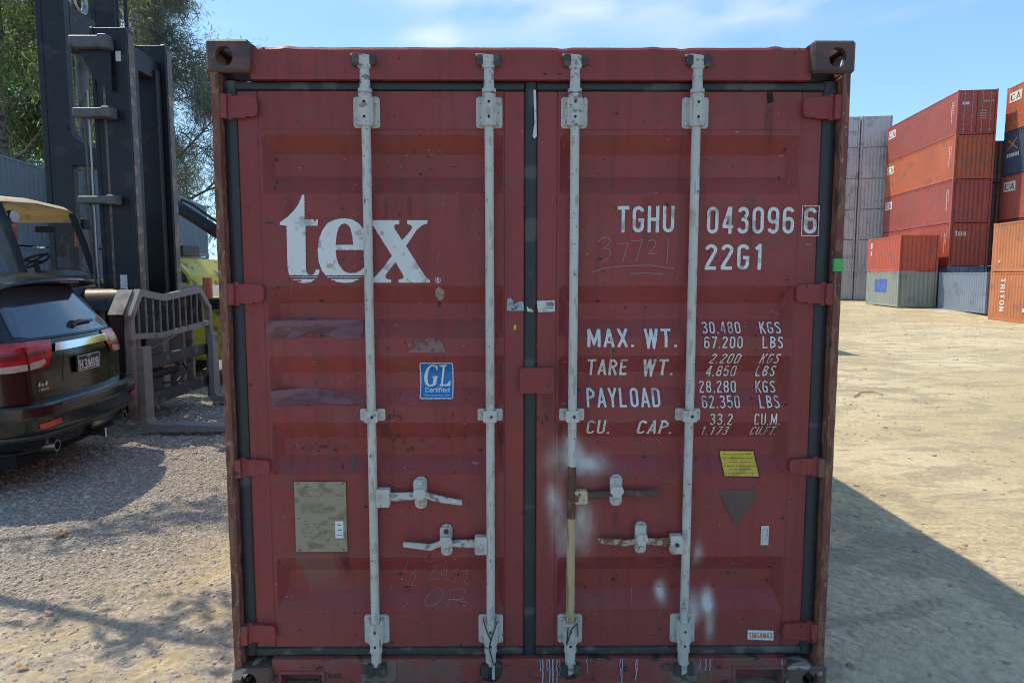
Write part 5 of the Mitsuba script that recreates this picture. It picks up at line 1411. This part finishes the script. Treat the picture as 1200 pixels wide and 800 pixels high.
car_skin('rear_window', Polygon(mir([(0, 1.215), (0.60, 1.215), (0.76, 1.235), (0.64, 1.50), (0.57, 1.605), (0, 1.62)])), 0.006, 'mat_car_glass', 'dark tinted back window')
for s in (-1, 1):
    # tail lights, from the back round to the side
    lo = [(0.43, 1.185), (0.60, 1.19), (0.95, 1.185), (1.20, 1.17), (1.28, 1.11), (1.22, 1.02), (1.02, 0.985), (0.60, 0.985), (0.525, 1.01), (0.47, 1.09)]
    k = car_skin('tail_light', Polygon([(s * a, b) for a, b in lo]).buffer(0.008), 0.012, 'mat_light_red', 'red tail light with a pale lower strip')
    add(k + '__lens', skin(Polygon([(s * a, b) for a, b in ((0.56, 1.015), (0.64, 0.985), (0.74, 0.98), (0.74, 1.03), (0.57, 1.05))]), 0.017), 'mat_light_clear', smooth=True, to_world=CTW)
    add(k + '__lens', skin(Polygon([(s * a, b) for a, b in ((0.76, 0.98), (0.90, 0.975), (1.05, 0.985), (1.08, 1.02), (0.76, 1.03))]), 0.017), 'mat_light_clear', smooth=True, to_world=CTW)
    add(k + '__inner_light', skin(Polygon([(s * a, b) for a, b in ((0.54, 1.08), (0.74, 1.07), (0.74, 1.12), (0.52, 1.12))]), 0.017), 'mat_light_dark_red', smooth=True, to_world=CTW)
    add(k + '__inner_light', skin(Polygon([(s * a, b) for a, b in ((0.77, 1.07), (1.10, 1.06), (1.15, 1.11), (0.77, 1.125))]), 0.017), 'mat_light_dark_red', smooth=True, to_world=CTW)
    car_skin('shut_line', Polygon([(s * 0.748, 0.74), (s * 0.755, 0.74), (s * 0.758, 1.16), (s * 0.751, 1.16)]), 0.0185, 'mat_gap')
    car_skin('reflector', Polygon([(s * a, b) for a, b in ((0.60, 0.545), (0.82, 0.53), (0.84, 0.575), (0.64, 0.59))]), 0.008, 'mat_light_red', 'slim red bumper reflector')
    car_skin('side_window', Polygon([(s * a, b) for a, b in ((1.55, 1.22), (3.7, 1.20), (3.1, 1.50), (2.5, 1.56), (1.75, 1.55))]), 0.006, 'mat_car_glass')
    ex = cat(cyl((s * 0.60, 0.02, 0.345), (s * 0.60, 0.32, 0.36), 0.052, 20), )
    k = add(CAR + '__exhaust', trimesh.creation.annulus(0.036, 0.046, 0.12).apply_transform(trimesh.transformations.rotation_matrix(math.pi / 2, [1, 0, 0])).apply_translation([s * 0.60, 0.16, 0.355]), 'mat_dull_pipe', smooth=40, to_world=CTW)
    add(CAR + '__exhaust__bore', cyl((s * 0.60, 0.13, 0.355), (s * 0.60, 0.23, 0.355), 0.037, 16), 'mat_gap', to_world=CTW)
    for v0 in (0.98, 3.88):
        w_ = add(CAR + '__wheel', cyl((s * 0.955, v0, 0.375), (s * 0.73, v0, 0.375), 0.375, 36), 'mat_tyre', smooth=40, to_world=CTW)
        add(w_ + '__rim', cat(cyl((s * 0.962, v0, 0.375), (s * 0.90, v0, 0.375), 0.25, 28), cyl((s * 0.970, v0, 0.375), (s * 0.95, v0, 0.375), 0.06, 14)), 'mat_chrome', smooth=40, to_world=CTW)
        add(CAR + '__wheel_arch', skin(Point(0, 0).buffer(0.46).intersection(sbox(-1, -0.02, 1, 1)) if False else affinity.translate(affinity.scale(Point(0, 0).buffer(0.45, 12), s, 1), s * (v0 + 0.966 - 0.28 + 0.28 * math.pi / 2 - 0.28 - 0.075), 0.40).intersection(sbox(-9, 0.31, 9, 0.86)), 0.003), 'mat_gap', smooth=True, to_world=CTW)
# chrome bar and the plate recess
car_skin('chrome_bar', Polygon([(-0.435, 1.095), (-0.40, 1.16), (0.47, 1.165), (0.50, 1.10)]), 0.022, 'mat_chrome', 'wide chrome bar above the number plate', 0.05)
car_skin('plate_recess', Polygon([(-0.36, 0.845), (-0.31, 1.07), (0.31, 1.07), (0.36, 0.845)]), 0.003, 'mat_car_paint')
car_skin('shut_line', Polygon([(-0.74, 1.195), (0.74, 1.195), (0.74, 1.203), (-0.74, 1.203)]), 0.004, 'mat_gap')
kp = add(CAR + '__number_plate', box(-0.19, 0.19, 0.112, 0.13, 0.885, 1.025, 0.004), 'mat_plate_black', to_world=CTW, label='black number plate with white characters')
tx = word('H3MI8', -0.165, 0.165, 0.90, 0.985, 0, False, 0.07)
add(kp + '__lettering', prism(tx, 0.1090, 0.1115), 'mat_plate_white', to_world=CTW)
rim_ = sbox(-0.186, 0.889, 0.186, 1.021)
add(kp + '__border', prism(rim_.difference(rim_.buffer(-0.005)), 0.1092, 0.1115), 'mat_plate_white', to_world=CTW)
add(kp + '__small_print', prism(unary_union([sbox(a, 1.0, a + 0.014, 1.009) for a in (-0.03, -0.008, 0.014)]), 0.1092, 0.1115), 'mat_plate_white', to_world=CTW)


def badge(text, t0, t1, z0, z1, m='mat_plate_white', slant=0.2, off=0.008, sw=0.07):
    g = word(text, t0, t1, z0, z1, slant, False, sw)
    return add(CAR + '__badge', skin(g, off, res=0.05), m, to_world=CTW)


GLYPHS['x'] = [[(0.05, 0), (0.42, 0.62)], [(0.42, 0), (0.05, 0.62)]]
badge('4x4', -0.665, -0.555, 0.835, 0.87, sw=0.09)
badge('LIMITED', -0.655, -0.545, 0.80, 0.82, 'mat_plate_white', 0)
# spoiler over the back window, high brake light, wiper
rings = []
for u in np.linspace(-0.66, 0.66, 23):
    e = abs(u) / 0.66
    dv, dz = 0.10 * e ** 2, -0.045 * e ** 2.4
    k_ = 1 if e < 0.98 else 0.5
    rings.append(np.array([[u, 0.80 + dv, 1.725 + dz], [u, 0.56 + dv, 1.728 + dz], [u, 0.36 + dv, 1.708 + dz], [u, 0.255 + dv, 1.682 + dz], [u, 0.245 + dv, 1.665 + dz], [u, 0.30 + dv, 1.648 + dz], [u, 0.46 + dv, 1.625 + dz], [u, 0.80 + dv, 1.66 + dz]]))
add(CAR + '__spoiler', loft([r_[::-1] for r_ in rings]), 'mat_car_paint', smooth=35, to_world=CTW)
add(CAR + '__brake_light', box(-0.05, 0.27, 0.285, 0.30, 1.640, 1.658, 0.003), 'mat_light_dark_red', to_world=CTW)
wp = [car_pt(0.0, 1.285, 0.02), car_pt(0.10, 1.30, 0.035), car_pt(0.38, 1.295, 0.03)]
add(CAR + '__wiper', cat(tube(wp, [0.022, 0.018, 0.010], 8), cyl(car_pt(0.0, 1.285, 0.0), car_pt(0.0, 1.285, 0.04), 0.03, 14)), 'mat_car_plastic', smooth=40, to_world=CTW)
# dark lower bumper and step pad
low = []
for z, off in ((0.31, 0.0), (0.335, 0.010), (0.47, 0.012), (0.485, 0.004)):
    low.append([car_pt(t, z, off) for t in np.linspace(-1.9, 1.9, 70)])
add(CAR + '__lower_bumper', loft([np.array(l_) for l_ in low], caps=False, closed=False), 'mat_car_plastic', smooth=35, to_world=CTW, label='matt dark grey lower bumper')
pad = [[car_pt(t, z, off) for t in np.linspace(-0.60, 0.60, 30)] for z, off in ((0.69, 0.004), (0.712, 0.004), (0.7265, -0.004), (0.7325, -0.10))]
add(CAR + '__step_pad', loft([np.array(l_) for l_ in pad], caps=False, closed=False), 'mat_car_plastic', smooth=35, to_world=CTW)
th = add(CAR + '__tow_hitch', cat(box(-0.03, 0.03, 0.03, 0.4, 0.30, 0.35, 0.004), box(-0.032, 0.032, 0.0, 0.04, 0.29, 0.36, 0.006)), 'mat_plate_black', to_world=CTW)
add(th + '__tag', box(-0.034, -0.012, -0.008, -0.0005, 0.285, 0.365, 0.002), 'mat_plate_white', to_world=CTW)
add(CAR + '__underbody', box(-0.8, 0.8, 0.3, 4.5, 0.22, 0.33), 'mat_gap', to_world=CTW)
for s in (-1, 1):
    add(CAR + '__roof_rail', tube([car_pt(s * 1.9, 1.655, 0.0) + np.array([-s * .03, 0, .03]), car_pt(s * 1.9, 1.665, 0) + np.array([-s * 0.02, 0.2, 0.06]), car_pt(s * 1.9, 1.665, 0) + np.array([-s * 0.02, 1.3, 0.06]), car_pt(s * 1.9, 1.655, 0) + np.array([-s * .03, 1.5, .03])], 0.016, 8), 'mat_car_plastic', smooth=40, to_world=CTW)
    add(CAR + '__wing_mirror', box(s * 0.93, s * 1.11, 3.02, 3.17, 1.10, 1.25, 0.03), 'mat_car_paint', to_world=CTW)
    add(CAR + '__headlight', box(s * 0.55, s * 0.90, 4.62, 4.78, 0.80, 0.92, 0.02), 'mat_light_clear', to_world=CTW)

# ---------------------------------------------------------------- the forklifts
mat('mat_mast', worn((0.013, 0.015, 0.019), (0.035, 0.036, 0.038), 5, 0.60, 0.2), 0.45, spec=0.35)
mat('mat_mast_edge', worn((0.10, 0.085, 0.07), (0.22, 0.17, 0.13), 9, 0.5, 0.15), 0.5)
mat('mat_bare_steel', worn((0.25, 0.24, 0.22), (0.15, 0.125, 0.10), 7, 0.56, 0.18), 0.55, bump=lambda p, n, uv: FB(p.x * 25, p.y * 25, p.z * 25, 3), bscale=0.003, beps=0.004)
mat('mat_carriage', worn((0.055, 0.052, 0.048), (0.14, 0.11, 0.085), 8, 0.55, 0.12), 0.6)
mat('mat_lift_yellow', worn((0.50, 0.43, 0.05), (0.18, 0.14, 0.06), 7, 0.60, 0.06), 0.5)
mat('mat_lift_grey', worn((0.10, 0.105, 0.105), (0.06, 0.06, 0.055), 5, 0.55, 0.15), 0.55)
mat('mat_cream', worn((0.60, 0.49, 0.33), (0.45, 0.35, 0.22), 6, 0.55, 0.2), 0.5)
mat('mat_piston', (0.30, 0.30, 0.30), 0.3, metallic=0.8)
mat('mat_lamp_glass', (0.62, 0.60, 0.55), 0.15, clearcoat=1.0)
mat('mat_amber', (0.45, 0.10, 0.05), 0.3, clearcoat=1.0)
mat('mat_hose', (0.015, 0.015, 0.016), 0.6)

FA = thing('forklift', 'forklift with a cream canopy, black mast and bare steel load rack behind the car', 'forklift')
RT0 = 4.4669
RT1 = 4.5587
rails = []
for y0, zt in ((5.40, RT0), (6.30, RT1)):
    k = add(FA + '__mast_rail', cat(box(-4.76, -4.40, y0, y0 + 0.035, 0.15, zt, 0.004), box(-4.775, -4.73, y0 - 0.012, y0 + 0.15, 0.15, zt, 0.006), box(-4.43, -4.365, y0 - 0.012, y0 + 0.15, 0.15, zt, 0.006)), 'mat_mast', smooth=20, label='black mast rail with worn flanges')
    add(k + '__worn_edge', box(-4.3645, -4.3595, y0 + 0.02, y0 + 0.14, 0.3, zt - 0.05), 'mat_mast_edge')
    add(k + '__rub_strip', box(-4.66, -4.63, y0 - 0.004, y0 - 0.0005, 0.3, zt - 0.4), 'mat_mast_edge')
for y0 in (5.62, 6.14):
    add(FA + '__inner_rail', box(-4.70, -4.42, y0, y0 + 0.11, 0.2, RT0 - 0.25, 0.006), 'mat_mast')
add(FA + '__mast_head', box(-4.70, -4.45, 5.56, 6.29, RT1 - 0.45, RT1 - 0.2, 0.01), 'mat_mast')
add(FA + '__mast_foot', box(-4.70, -4.45, 5.56, 6.29, 0.25, 0.55, 0.01), 'mat_mast')
for py0, py1 in ((43, 57), (127, 138), (230, 239)):
    pass
for z1, z0 in ((4.3326, 4.2049), (3.5601, 3.4578), (2.5919, 2.5062)):
    k = add(FA + '__mast_bracket', cat(box(-4.93, -4.52, 5.24, 5.385, z0, z1, 0.012), box(-4.60, -4.50, 5.22, 5.386, z0 - 0.01, z1 + 0.01, 0.01)), 'mat_lift_grey', smooth=20, label='grey bracket across the mast')
zg = 4.2049
add(FA + '__gusset', prism(Polygon([(-4.88, zg), (-4.52, zg), (-4.52, zg - 0.45), (-4.68, zg - 0.36)]), 5.33, 5.36), 'mat_mast')
lz = 1.5988
add(FA + '__warning_label', box(-4.5775, -4.4987, 5.390, 5.3985, 1.5394, 1.7069), 'mat_plate_white')
add(FA + '__warning_label', box(-4.4911, -4.4345, 5.388, 5.3985, 4.0952, 4.2049), 'mat_plate_white')
# hoses and small rods between the mast parts
add(FA + '__hose', tube([(-4.84, 5.36, 3.75), (-4.90, 5.34, 3.6), (-4.86, 5.36, 3.4), (-4.86, 5.37, 2.4), (-4.85, 5.37, 0.9)], 0.016, 6), 'mat_lift_grey', smooth=True)
add(FA + '__hose', tube([(-4.80, 5.35, RT0 - 0.7), (-4.81, 5.36, 2.9), (-4.81, 5.36, 1.2)], 0.013, 6), 'mat_piston', smooth=True)
for (xa, ya) in ((-4.60, 5.46), (-4.50, 5.47)):
    add(FA + '__thin_pole', cyl((xa, ya + 0.2, RT0 - 0.2), (xa, ya + 0.2, RT0 + 1.6), 0.022, 8), 'mat_mast')
# carriage, load rack and forks
XB = -4.05
YA, YB = 4.50, 6.55
add(FA + '__carriage_bar', box(-4.13, -4.06, (-4.1, 4.7569, 0.7441)[1], 6.45, 0.665, 0.80, 0.008), 'mat_carriage')
add(FA + '__carriage_bar', box(-4.13, -4.06, (-4.1, 4.7115, 0.2854)[1], 6.45, 0.25, 0.385, 0.008), 'mat_carriage')
for y0, w in ((4.86, 0.10), (5.42, 0.16), (5.95, 0.05), (6.2, 0.05)):
    add(FA + '__carriage_plate', box(-4.34, -4.14, y0, y0 + w, 0.24, 1.12, 0.01), 'mat_bare_steel')
add(FA + '__shift_cylinder', tube([(-4.17, 4.98, 0.57), (-4.17, 5.75, 0.57)], 0.055, 14), 'mat_hose', smooth=40)
add(FA + '__shift_cylinder__piston', tube([(-4.17, 5.75, 0.57), (-4.17, 6.3, 0.57)], 0.024, 10), 'mat_piston', smooth=40)
add(FA + '__hose', tube([(-4.12, 5.62, 0.95), (-4.03, 5.55, 1.0), (-4.04, 5.2, 0.93), (-4.08, 4.98, 0.88)], 0.016, 6), 'mat_lift_grey', smooth=True)
add(FA + '__hose', tube([(-4.1, 5.82, 0.62), (-4.02, 5.75, 0.55), (-4.03, 5.5, 0.44), (-4.1, 5.3, 0.46)], 0.014, 6), 'mat_hose', smooth=True)


def bar_yz(pts, w, x0, x1):
    """A flat bar bent along the (y, z) points, between two x planes."""
    g = LineString(pts).buffer(w / 2, cap_style='flat', join_style='mitre')
    m = trimesh.creation.extrude_polygon(g, x1 - x0, engine='earcut')
    v = m.vertices.copy()
    return trimesh.Trimesh(np.stack([x0 + v[:, 2], v[:, 0], v[:, 1]], -1), m.faces, process=False)


rack = [(4.60, 0.20), (4.60, 1.27), (4.80, 1.515), (5.32, 1.445), (6.24, 1.515), (6.52, 1.27), (6.52, 0.08)]
add(FA + '__load_rack', bar_yz(rack, 0.075, -4.10, -4.03), 'mat_bare_steel', label='bent bare steel frame of the load rack')
low_ = [(4.60, 1.06), (5.25, 1.02), (6.52, 1.08)]
add(FA + '__load_rack__cross_bar', bar_yz(low_, 0.06, -4.095, -4.035), 'mat_bare_steel')
add(FA + '__load_rack__side_plate', bar_yz([(4.548, 1.29), (4.565, 1.31), (4.765, 1.545)], 0.02, -4.26, -4.102), 'mat_bare_steel')
add(FA + '__load_rack__side_plate', bar_yz([(4.548, 0.25), (4.548, 1.285)], 0.02, -4.24, -4.102), 'mat_mast')
for i in range(11):
    y = 4.76 + i * 0.156
    zt = np.interp(y, [p_[0] for p_ in rack[1:6]], [p_[1] for p_ in rack[1:6]]) - 0.03
    zb = np.interp(y, [p_[0] for p_ in low_], [p_[1] for p_ in low_]) + 0.02
    add(FA + '__load_rack__slat', box(-4.185, -4.062, y, y + 0.012, zb, zt), 'mat_carriage')
    add(FA + '__load_rack__slat_edge', box(-4.0615, -4.048, y - 0.001, y + 0.013, zb, zt), 'mat_bare_steel')
for y0, tip, yt in ((4.63, -1.95, -0.10), (6.36, -2.15, 0.0)):
    prof = Polygon([(-4.02, 0.94), (-3.955, 0.94), (-3.955, 0.17), (-3.93, 0.125), (-3.86, 0.11), (tip, 0.075), (tip, 0.045), (-3.98, 0.035), (-4.02, 0.08)])
    m = prism(prof, y0, y0 + 0.17)
    add(FA + '__fork', m, 'mat_bare_steel', smooth=20, label='long bare steel fork lying near the ground')
# body, wheels, cowl and cab
add(FA + '__chassis', cat(box(-8.0, -5.0, 5.0, 6.45, 0.45, 1.15, 0.05), box(-8.4, -7.1, 4.85, 6.6, 0.40, 1.40, 0.12)), 'mat_lift_yellow', smooth=25)
add(FA + '__cowl', cat(box(-5.60, -4.82, 4.95, 5.36, 1.0, 1.60, 0.03), box(-5.60, -5.02, 5.3, 6.45, 1.0, 1.60, 0.03), box(-5.45, -5.10, 5.2, 5.75, 1.58, 1.76, 0.06)), 'mat_lift_grey', smooth=25, label='grey cowl in front of the steering wheel')
add(FA + '__cowl__yellow_strip', box(-5.08, -4.95, 5.4, 6.42, 1.605, 1.65, 0.01), 'mat_lift_yellow')
for x0 in (-5.35, -7.5):
    for y0 in (4.78, 6.35):
        w_ = add(FA + '__wheel', cyl((x0, y0, 0.42), (x0, y0 + 0.28, 0.42), 0.42, 28), 'mat_tyre', smooth=40)
        add(w_ + '__rim', cyl((x0, y0 - 0.006, 0.42), (x0, y0 + 0.2, 0.42), 0.2, 20), 'mat_lift_yellow', smooth=40)
add(FA + '__seat', cat(box(-6.7, -6.2, 5.25, 5.8, 1.15, 1.32, 0.05), box(-6.82, -6.68, 5.25, 5.8, 1.3, 1.85, 0.05)), 'mat_hose', smooth=30)
canopy = []
for y, dz in ((4.58, -0.10), (4.62, -0.02), (4.72, 0.02), (5.28, 0.05), (5.84, 0.02), (5.96, -0.02), (6.0, -0.10)):
    canopy.append(np.array([[-7.0, y, 2.44 + dz], [-6.92, y, 2.53 + dz], [-5.58, y, 2.53 + dz], [-5.46, y, 2.50 + dz], [-5.41, y, 2.46 + dz], [-5.43, y, 2.445 + dz], [-6.98, y, 2.445 + dz]]))
add(FA + '__canopy', loft([c_[::-1] for c_ in canopy]), 'mat_cream', smooth=40, label='cream canopy with a rounded front')
for y in (4.66, 5.90):
    add(FA + '__canopy_post', tube([(-5.40, y, 2.44), (-5.27, y, 2.05), (-5.10, y, 1.45)], 0.042, 10), 'mat_mast', smooth=40)
    add(FA + '__canopy_post', tube([(-6.9, y, 2.44), (-7.0, y, 1.2)], 0.042, 10), 'mat_mast', smooth=40)
add(FA + '__front_panel', prism(Polygon([(-5.60, 2.36), (-5.43, 2.36), (-5.20, 1.72), (-5.30, 1.60)]), 4.70, 4.73), 'mat_lift_grey')
sw_ = trimesh.creation.torus(0.17, 0.015, 28, 8)
sw_.apply_transform(trimesh.transformations.rotation_matrix(math.radians(-28), [0, 1, 0]))
sw_.apply_translation([-5.44, 5.2, 1.86])
k = add(FA + '__steering_wheel', cat(sw_, tube([(-5.61, 5.2, 1.77), (-5.27, 5.2, 1.95)], 0.012, 6), tube([(-5.44, 5.03, 1.86), (-5.44, 5.37, 1.86)], 0.012, 6), tube([(-5.42, 5.2, 1.84), (-5.30, 5.2, 1.5)], 0.03, 8)), 'mat_hose', smooth=40, label='black steering wheel')
for i, y in enumerate((4.74, 4.92)):
    k = add(FA + '__work_lamp', cyl((-5.50, y, 2.33), (-5.42, y, 2.33), 0.065, 18, 0.075), 'mat_hose', smooth=40)
    add(k + '__lens', cyl((-5.419, y, 2.33), (-5.405, y, 2.33), 0.070, 18, 0.06), 'mat_lamp_glass', smooth=40)
add(FA + '__indicator', box(-5.42, -5.36, 4.80, 4.88, 2.07, 2.24, 0.012), 'mat_amber', label='dull red indicator lamp')
add(FA + '__indicator', box(-5.40, -5.33, 5.90, 6.0, 2.05, 2.24, 0.012), 'mat_amber', label='orange red indicator lamp')
add(FA + '__mirror', cat(tube([(-5.42, 5.9, 2.3), (-5.35, 6.05, 2.36), (-5.34, 6.05, 2.28)], 0.010, 6), box(-5.36, -5.32, 5.98, 6.12, 2.27, 2.40, 0.01)), 'mat_hose')
add(FA + '__mirror', box(-5.62, -5.40, 5.52, 5.56, 2.20, 2.27, 0.01), 'mat_hose')
t_ = np.linspace(0, 4 * math.pi, 40)
add(FA + '__hose_coil', tube([(-5.40 + 0.01 * math.sin(3 * a), 5.72 + 0.085 * math.cos(a), 2.02 + 0.12 * math.sin(a) + 0.004 * a) for a in t_], 0.012, 5), 'mat_lift_grey', smooth=True)
add(FA + '__control_box', box(-5.45, -5.38, 5.62, 5.78, 1.78, 1.92, 0.01), 'mat_lift_grey')
add(FA + '__hand_rail', tube([(-5.30, 5.78, 1.80), (-5.17, 5.84, 1.70), (-5.10, 5.86, 1.30)], 0.016, 6), 'mat_lift_grey', smooth=True)
add(FA + '__tilt_hub', cat(cyl((-4.95, 5.15, 1.33), (-4.95, 5.36, 1.33), 0.085, 18), cyl((-5.25, 5.25, 1.38), (-4.8, 5.25, 1.36), 0.075, 16)), 'mat_lift_grey', smooth=40)
add(FA + '__wheel_guard', bar_yz([(5.16 + 0.2 * math.cos(a), 1.28 + 0.26 * math.sin(a)) for a in np.linspace(0.1, 3.0, 12)], 0.03, -4.86, -4.42), 'mat_mast', smooth=30)

FB_ = thing('forklift_001', 'yellow forklift with a slanting black cylinder, standing behind the one with the canopy', 'forklift')
BY = 8.0
for y0 in (BY, BY + 1.4):
    add(FB_ + '__mast_rail', cat(box(-7.05, -6.68, y0, y0 + 0.05, 0.2, 7.4, 0.005), box(-7.065, -6.98, y0 - 0.012, y0 + 0.12, 0.2, 7.4, 0.006), box(-6.74, -6.64, y0 - 0.012, y0 + 0.12, 0.2, 7.4, 0.006)), 'mat_mast', smooth=20)
zb0, zb1 = 5.7716, 5.1931
add(FB_ + '__mast_beam', box(-7.0, -6.72, BY + 0.25, BY + 0.95, zb1, zb0, 0.02), 'mat_mast')
add(FB_ + '__mast_beam', box(-7.0, -6.72, BY + 0.25, BY + 1.39, 0.6, 0.95, 0.02), 'mat_mast')
add(FB_ + '__lift_cylinder', cyl((-6.9, 8.80, 0.5), (-6.9, 8.80, zb1 + 0.02), 0.09, 20), 'mat_lift_grey', smooth=40)
add(FB_ + '__chain', cat(*[box(-6.92, -6.87, 8.47, 8.51, z, z + 0.055, 0.008) for z in np.arange(0.6, zb1, 0.07)]), 'mat_bare_steel', kind='stuff')
pul = trimesh.creation.torus(0.16, 0.05, 24, 8)
pul.apply_transform(trimesh.transformations.rotation_matrix(math.pi / 2, [0, 1, 0]))
pul.apply_translation([-6.78, 8.62, zb0 + 0.17])
add(FB_ + '__pulley', pul, 'mat_piston', smooth=40)
gz = 3.4944
add(FB_ + '__gusset', prism(Polygon([(-6.68, gz + 0.40), (-6.55, gz + 0.22), (-6.20, gz + 0.06), (-6.20, gz - 0.15), (-6.68, gz - 0.15)]), 7.96, 8.16), 'mat_mast', label='black bracket that holds the slanting cylinder')
ca, cb = np.array((-6.3298, 8.06, 3.5173)), np.array((-4.2799, 8.06, 2.1855))
k = add(FB_ + '__tilt_cylinder', cyl(ca + 0.35 * (cb - ca), cb, 0.092, 20), 'mat_mast', smooth=40, label='thick slanting black cylinder')
add(k + '__piston', cyl(ca, ca + 0.36 * (cb - ca), 0.05, 16), 'mat_piston', smooth=40)
up_ = np.array([0, 0, 0.12])
add(k + '__pipe', tube([ca + 0.60 * (cb - ca), ca + 0.62 * (cb - ca) + up_ * 1.3, ca + 0.70 * (cb - ca) + up_ * 1.5, ca + 0.97 * (cb - ca) + up_ * 1.2], 0.018, 6), 'mat_hose', smooth=True)
add(FB_ + '__chassis', cat(box(-6.3, -2.6, 7.7, 9.7, 0.42, 1.22, 0.05), box(-3.4, -2.0, 7.6, 9.8, 0.45, 1.7, 0.15)), 'mat_lift_yellow', smooth=25, label='yellow chassis')
add(FB_ + '__deck', box(-6.2, -4.3, 7.66, 9.7, 1.23, 1.32, 0.02), 'mat_lift_yellow')
y0 = 7.72
fend = Polygon([(-5.1645, 1.5382), (-5.1449, 1.9437), (-5.043, 1.9563), (-4.8263, 1.7033), (-4.8083, 1.5382)])
add(FB_ + '__fender', prism(fend, 7.70, 9.4), 'mat_lift_yellow', label='yellow edged fender')
add(FB_ + '__fender__dark_side', prism(fend.buffer(-0.05), 7.688, 7.6985), 'mat_hose')
add(FB_ + '__cab_box', box(-5.2532, -5.0085, 7.9, 8.5, 1.9861, 2.1655, 0.02), 'mat_mast')
add(FB_ + '__beacon', cyl((-4.6529, 7.9, 1.32), (-4.6529, 7.9, 1.66), 0.07, 14), 'mat_amber', smooth=40, label='dull pink red beacon')
add(FB_ + '__hinge_arm', box(-4.4957, -4.2941, 7.5, 7.66, 1.20, 1.36, 0.02), 'mat_mast')
add(FB_ + '__cab_post', tube([(-5.0, 7.8, 1.3), (-4.9, 7.8, 2.6)], 0.05, 8), 'mat_mast', smooth=40) if False else None
for x0 in (-5.7, -3.0):
    for yy in (7.55, 9.4):
        w_ = add(FB_ + '__wheel', cyl((x0, yy, 0.52), (x0, yy + 0.4, 0.52), 0.52, 28), 'mat_tyre', smooth=40)
        add(w_ + '__rim', cyl((x0, yy - 0.006, 0.52), (x0, yy + 0.3, 0.52), 0.26, 20), 'mat_lift_yellow', smooth=40)

# ---------------------------------------------------------------- litter on the ground
mat('mat_pink_paper', (0.62, 0.20, 0.20), 0.7)
mat('mat_dry_leaf', (0.45, 0.24, 0.09), 0.8)


def scrap(key, label, cat_, x, y, size, m, seed, lift=0.012):
    r = np.random.default_rng(seed)
    a = np.sort(r.uniform(0, 2 * math.pi, 9))
    z0 = float(ground_z(x, y)) + lift
    ring = np.stack([x + size * (0.6 + 0.5 * r.random(9)) * np.cos(a), y + 0.6 * size * (0.6 + 0.5 * r.random(9)) * np.sin(a), z0 + size * 0.45 * r.random(9)], -1)
    v = np.vstack([ring, [[x, y, z0 + size * 0.35]]])
    f = [[i, (i + 1) % 9, 9] for i in range(9)]
    thing(key, label, cat_)
    scene[key] = mikit.ply(trimesh.Trimesh(v, f, process=False), m)


scrap('paper_scrap', 'crumpled pink scrap of paper on the grey gravel', 'paper', -2.4031, 0.6719, 0.035, 'mat_pink_paper', 1)
scrap('dry_leaf', 'orange brown dry leaf on the gravel in front of the car', 'leaf', -3.0424, 1.7481, 0.06, 'mat_dry_leaf', 2)
scrap('dry_leaf_001', 'small pale curled leaf on the gravel near the frame corner', 'leaf', -2.1958, 0.182, 0.03, 'mat_dry_leaf', 3)
tg = [np.array([a, b, float(ground_z(a, b)) + 0.014]) for a, b in ((4.7473, 6.8095), (5.0368, 7.2136), (5.2478, 7.2832), (5.2598, 7.005))]
thing('dry_twig', 'thin dry twig lying on the sunlit sand', 'twig')
scene['dry_twig'] = mikit.ply(loft_tube(tg, [0.009, 0.008, 0.007, 0.004], 6), 'mat_dry_leaf', smooth=True)
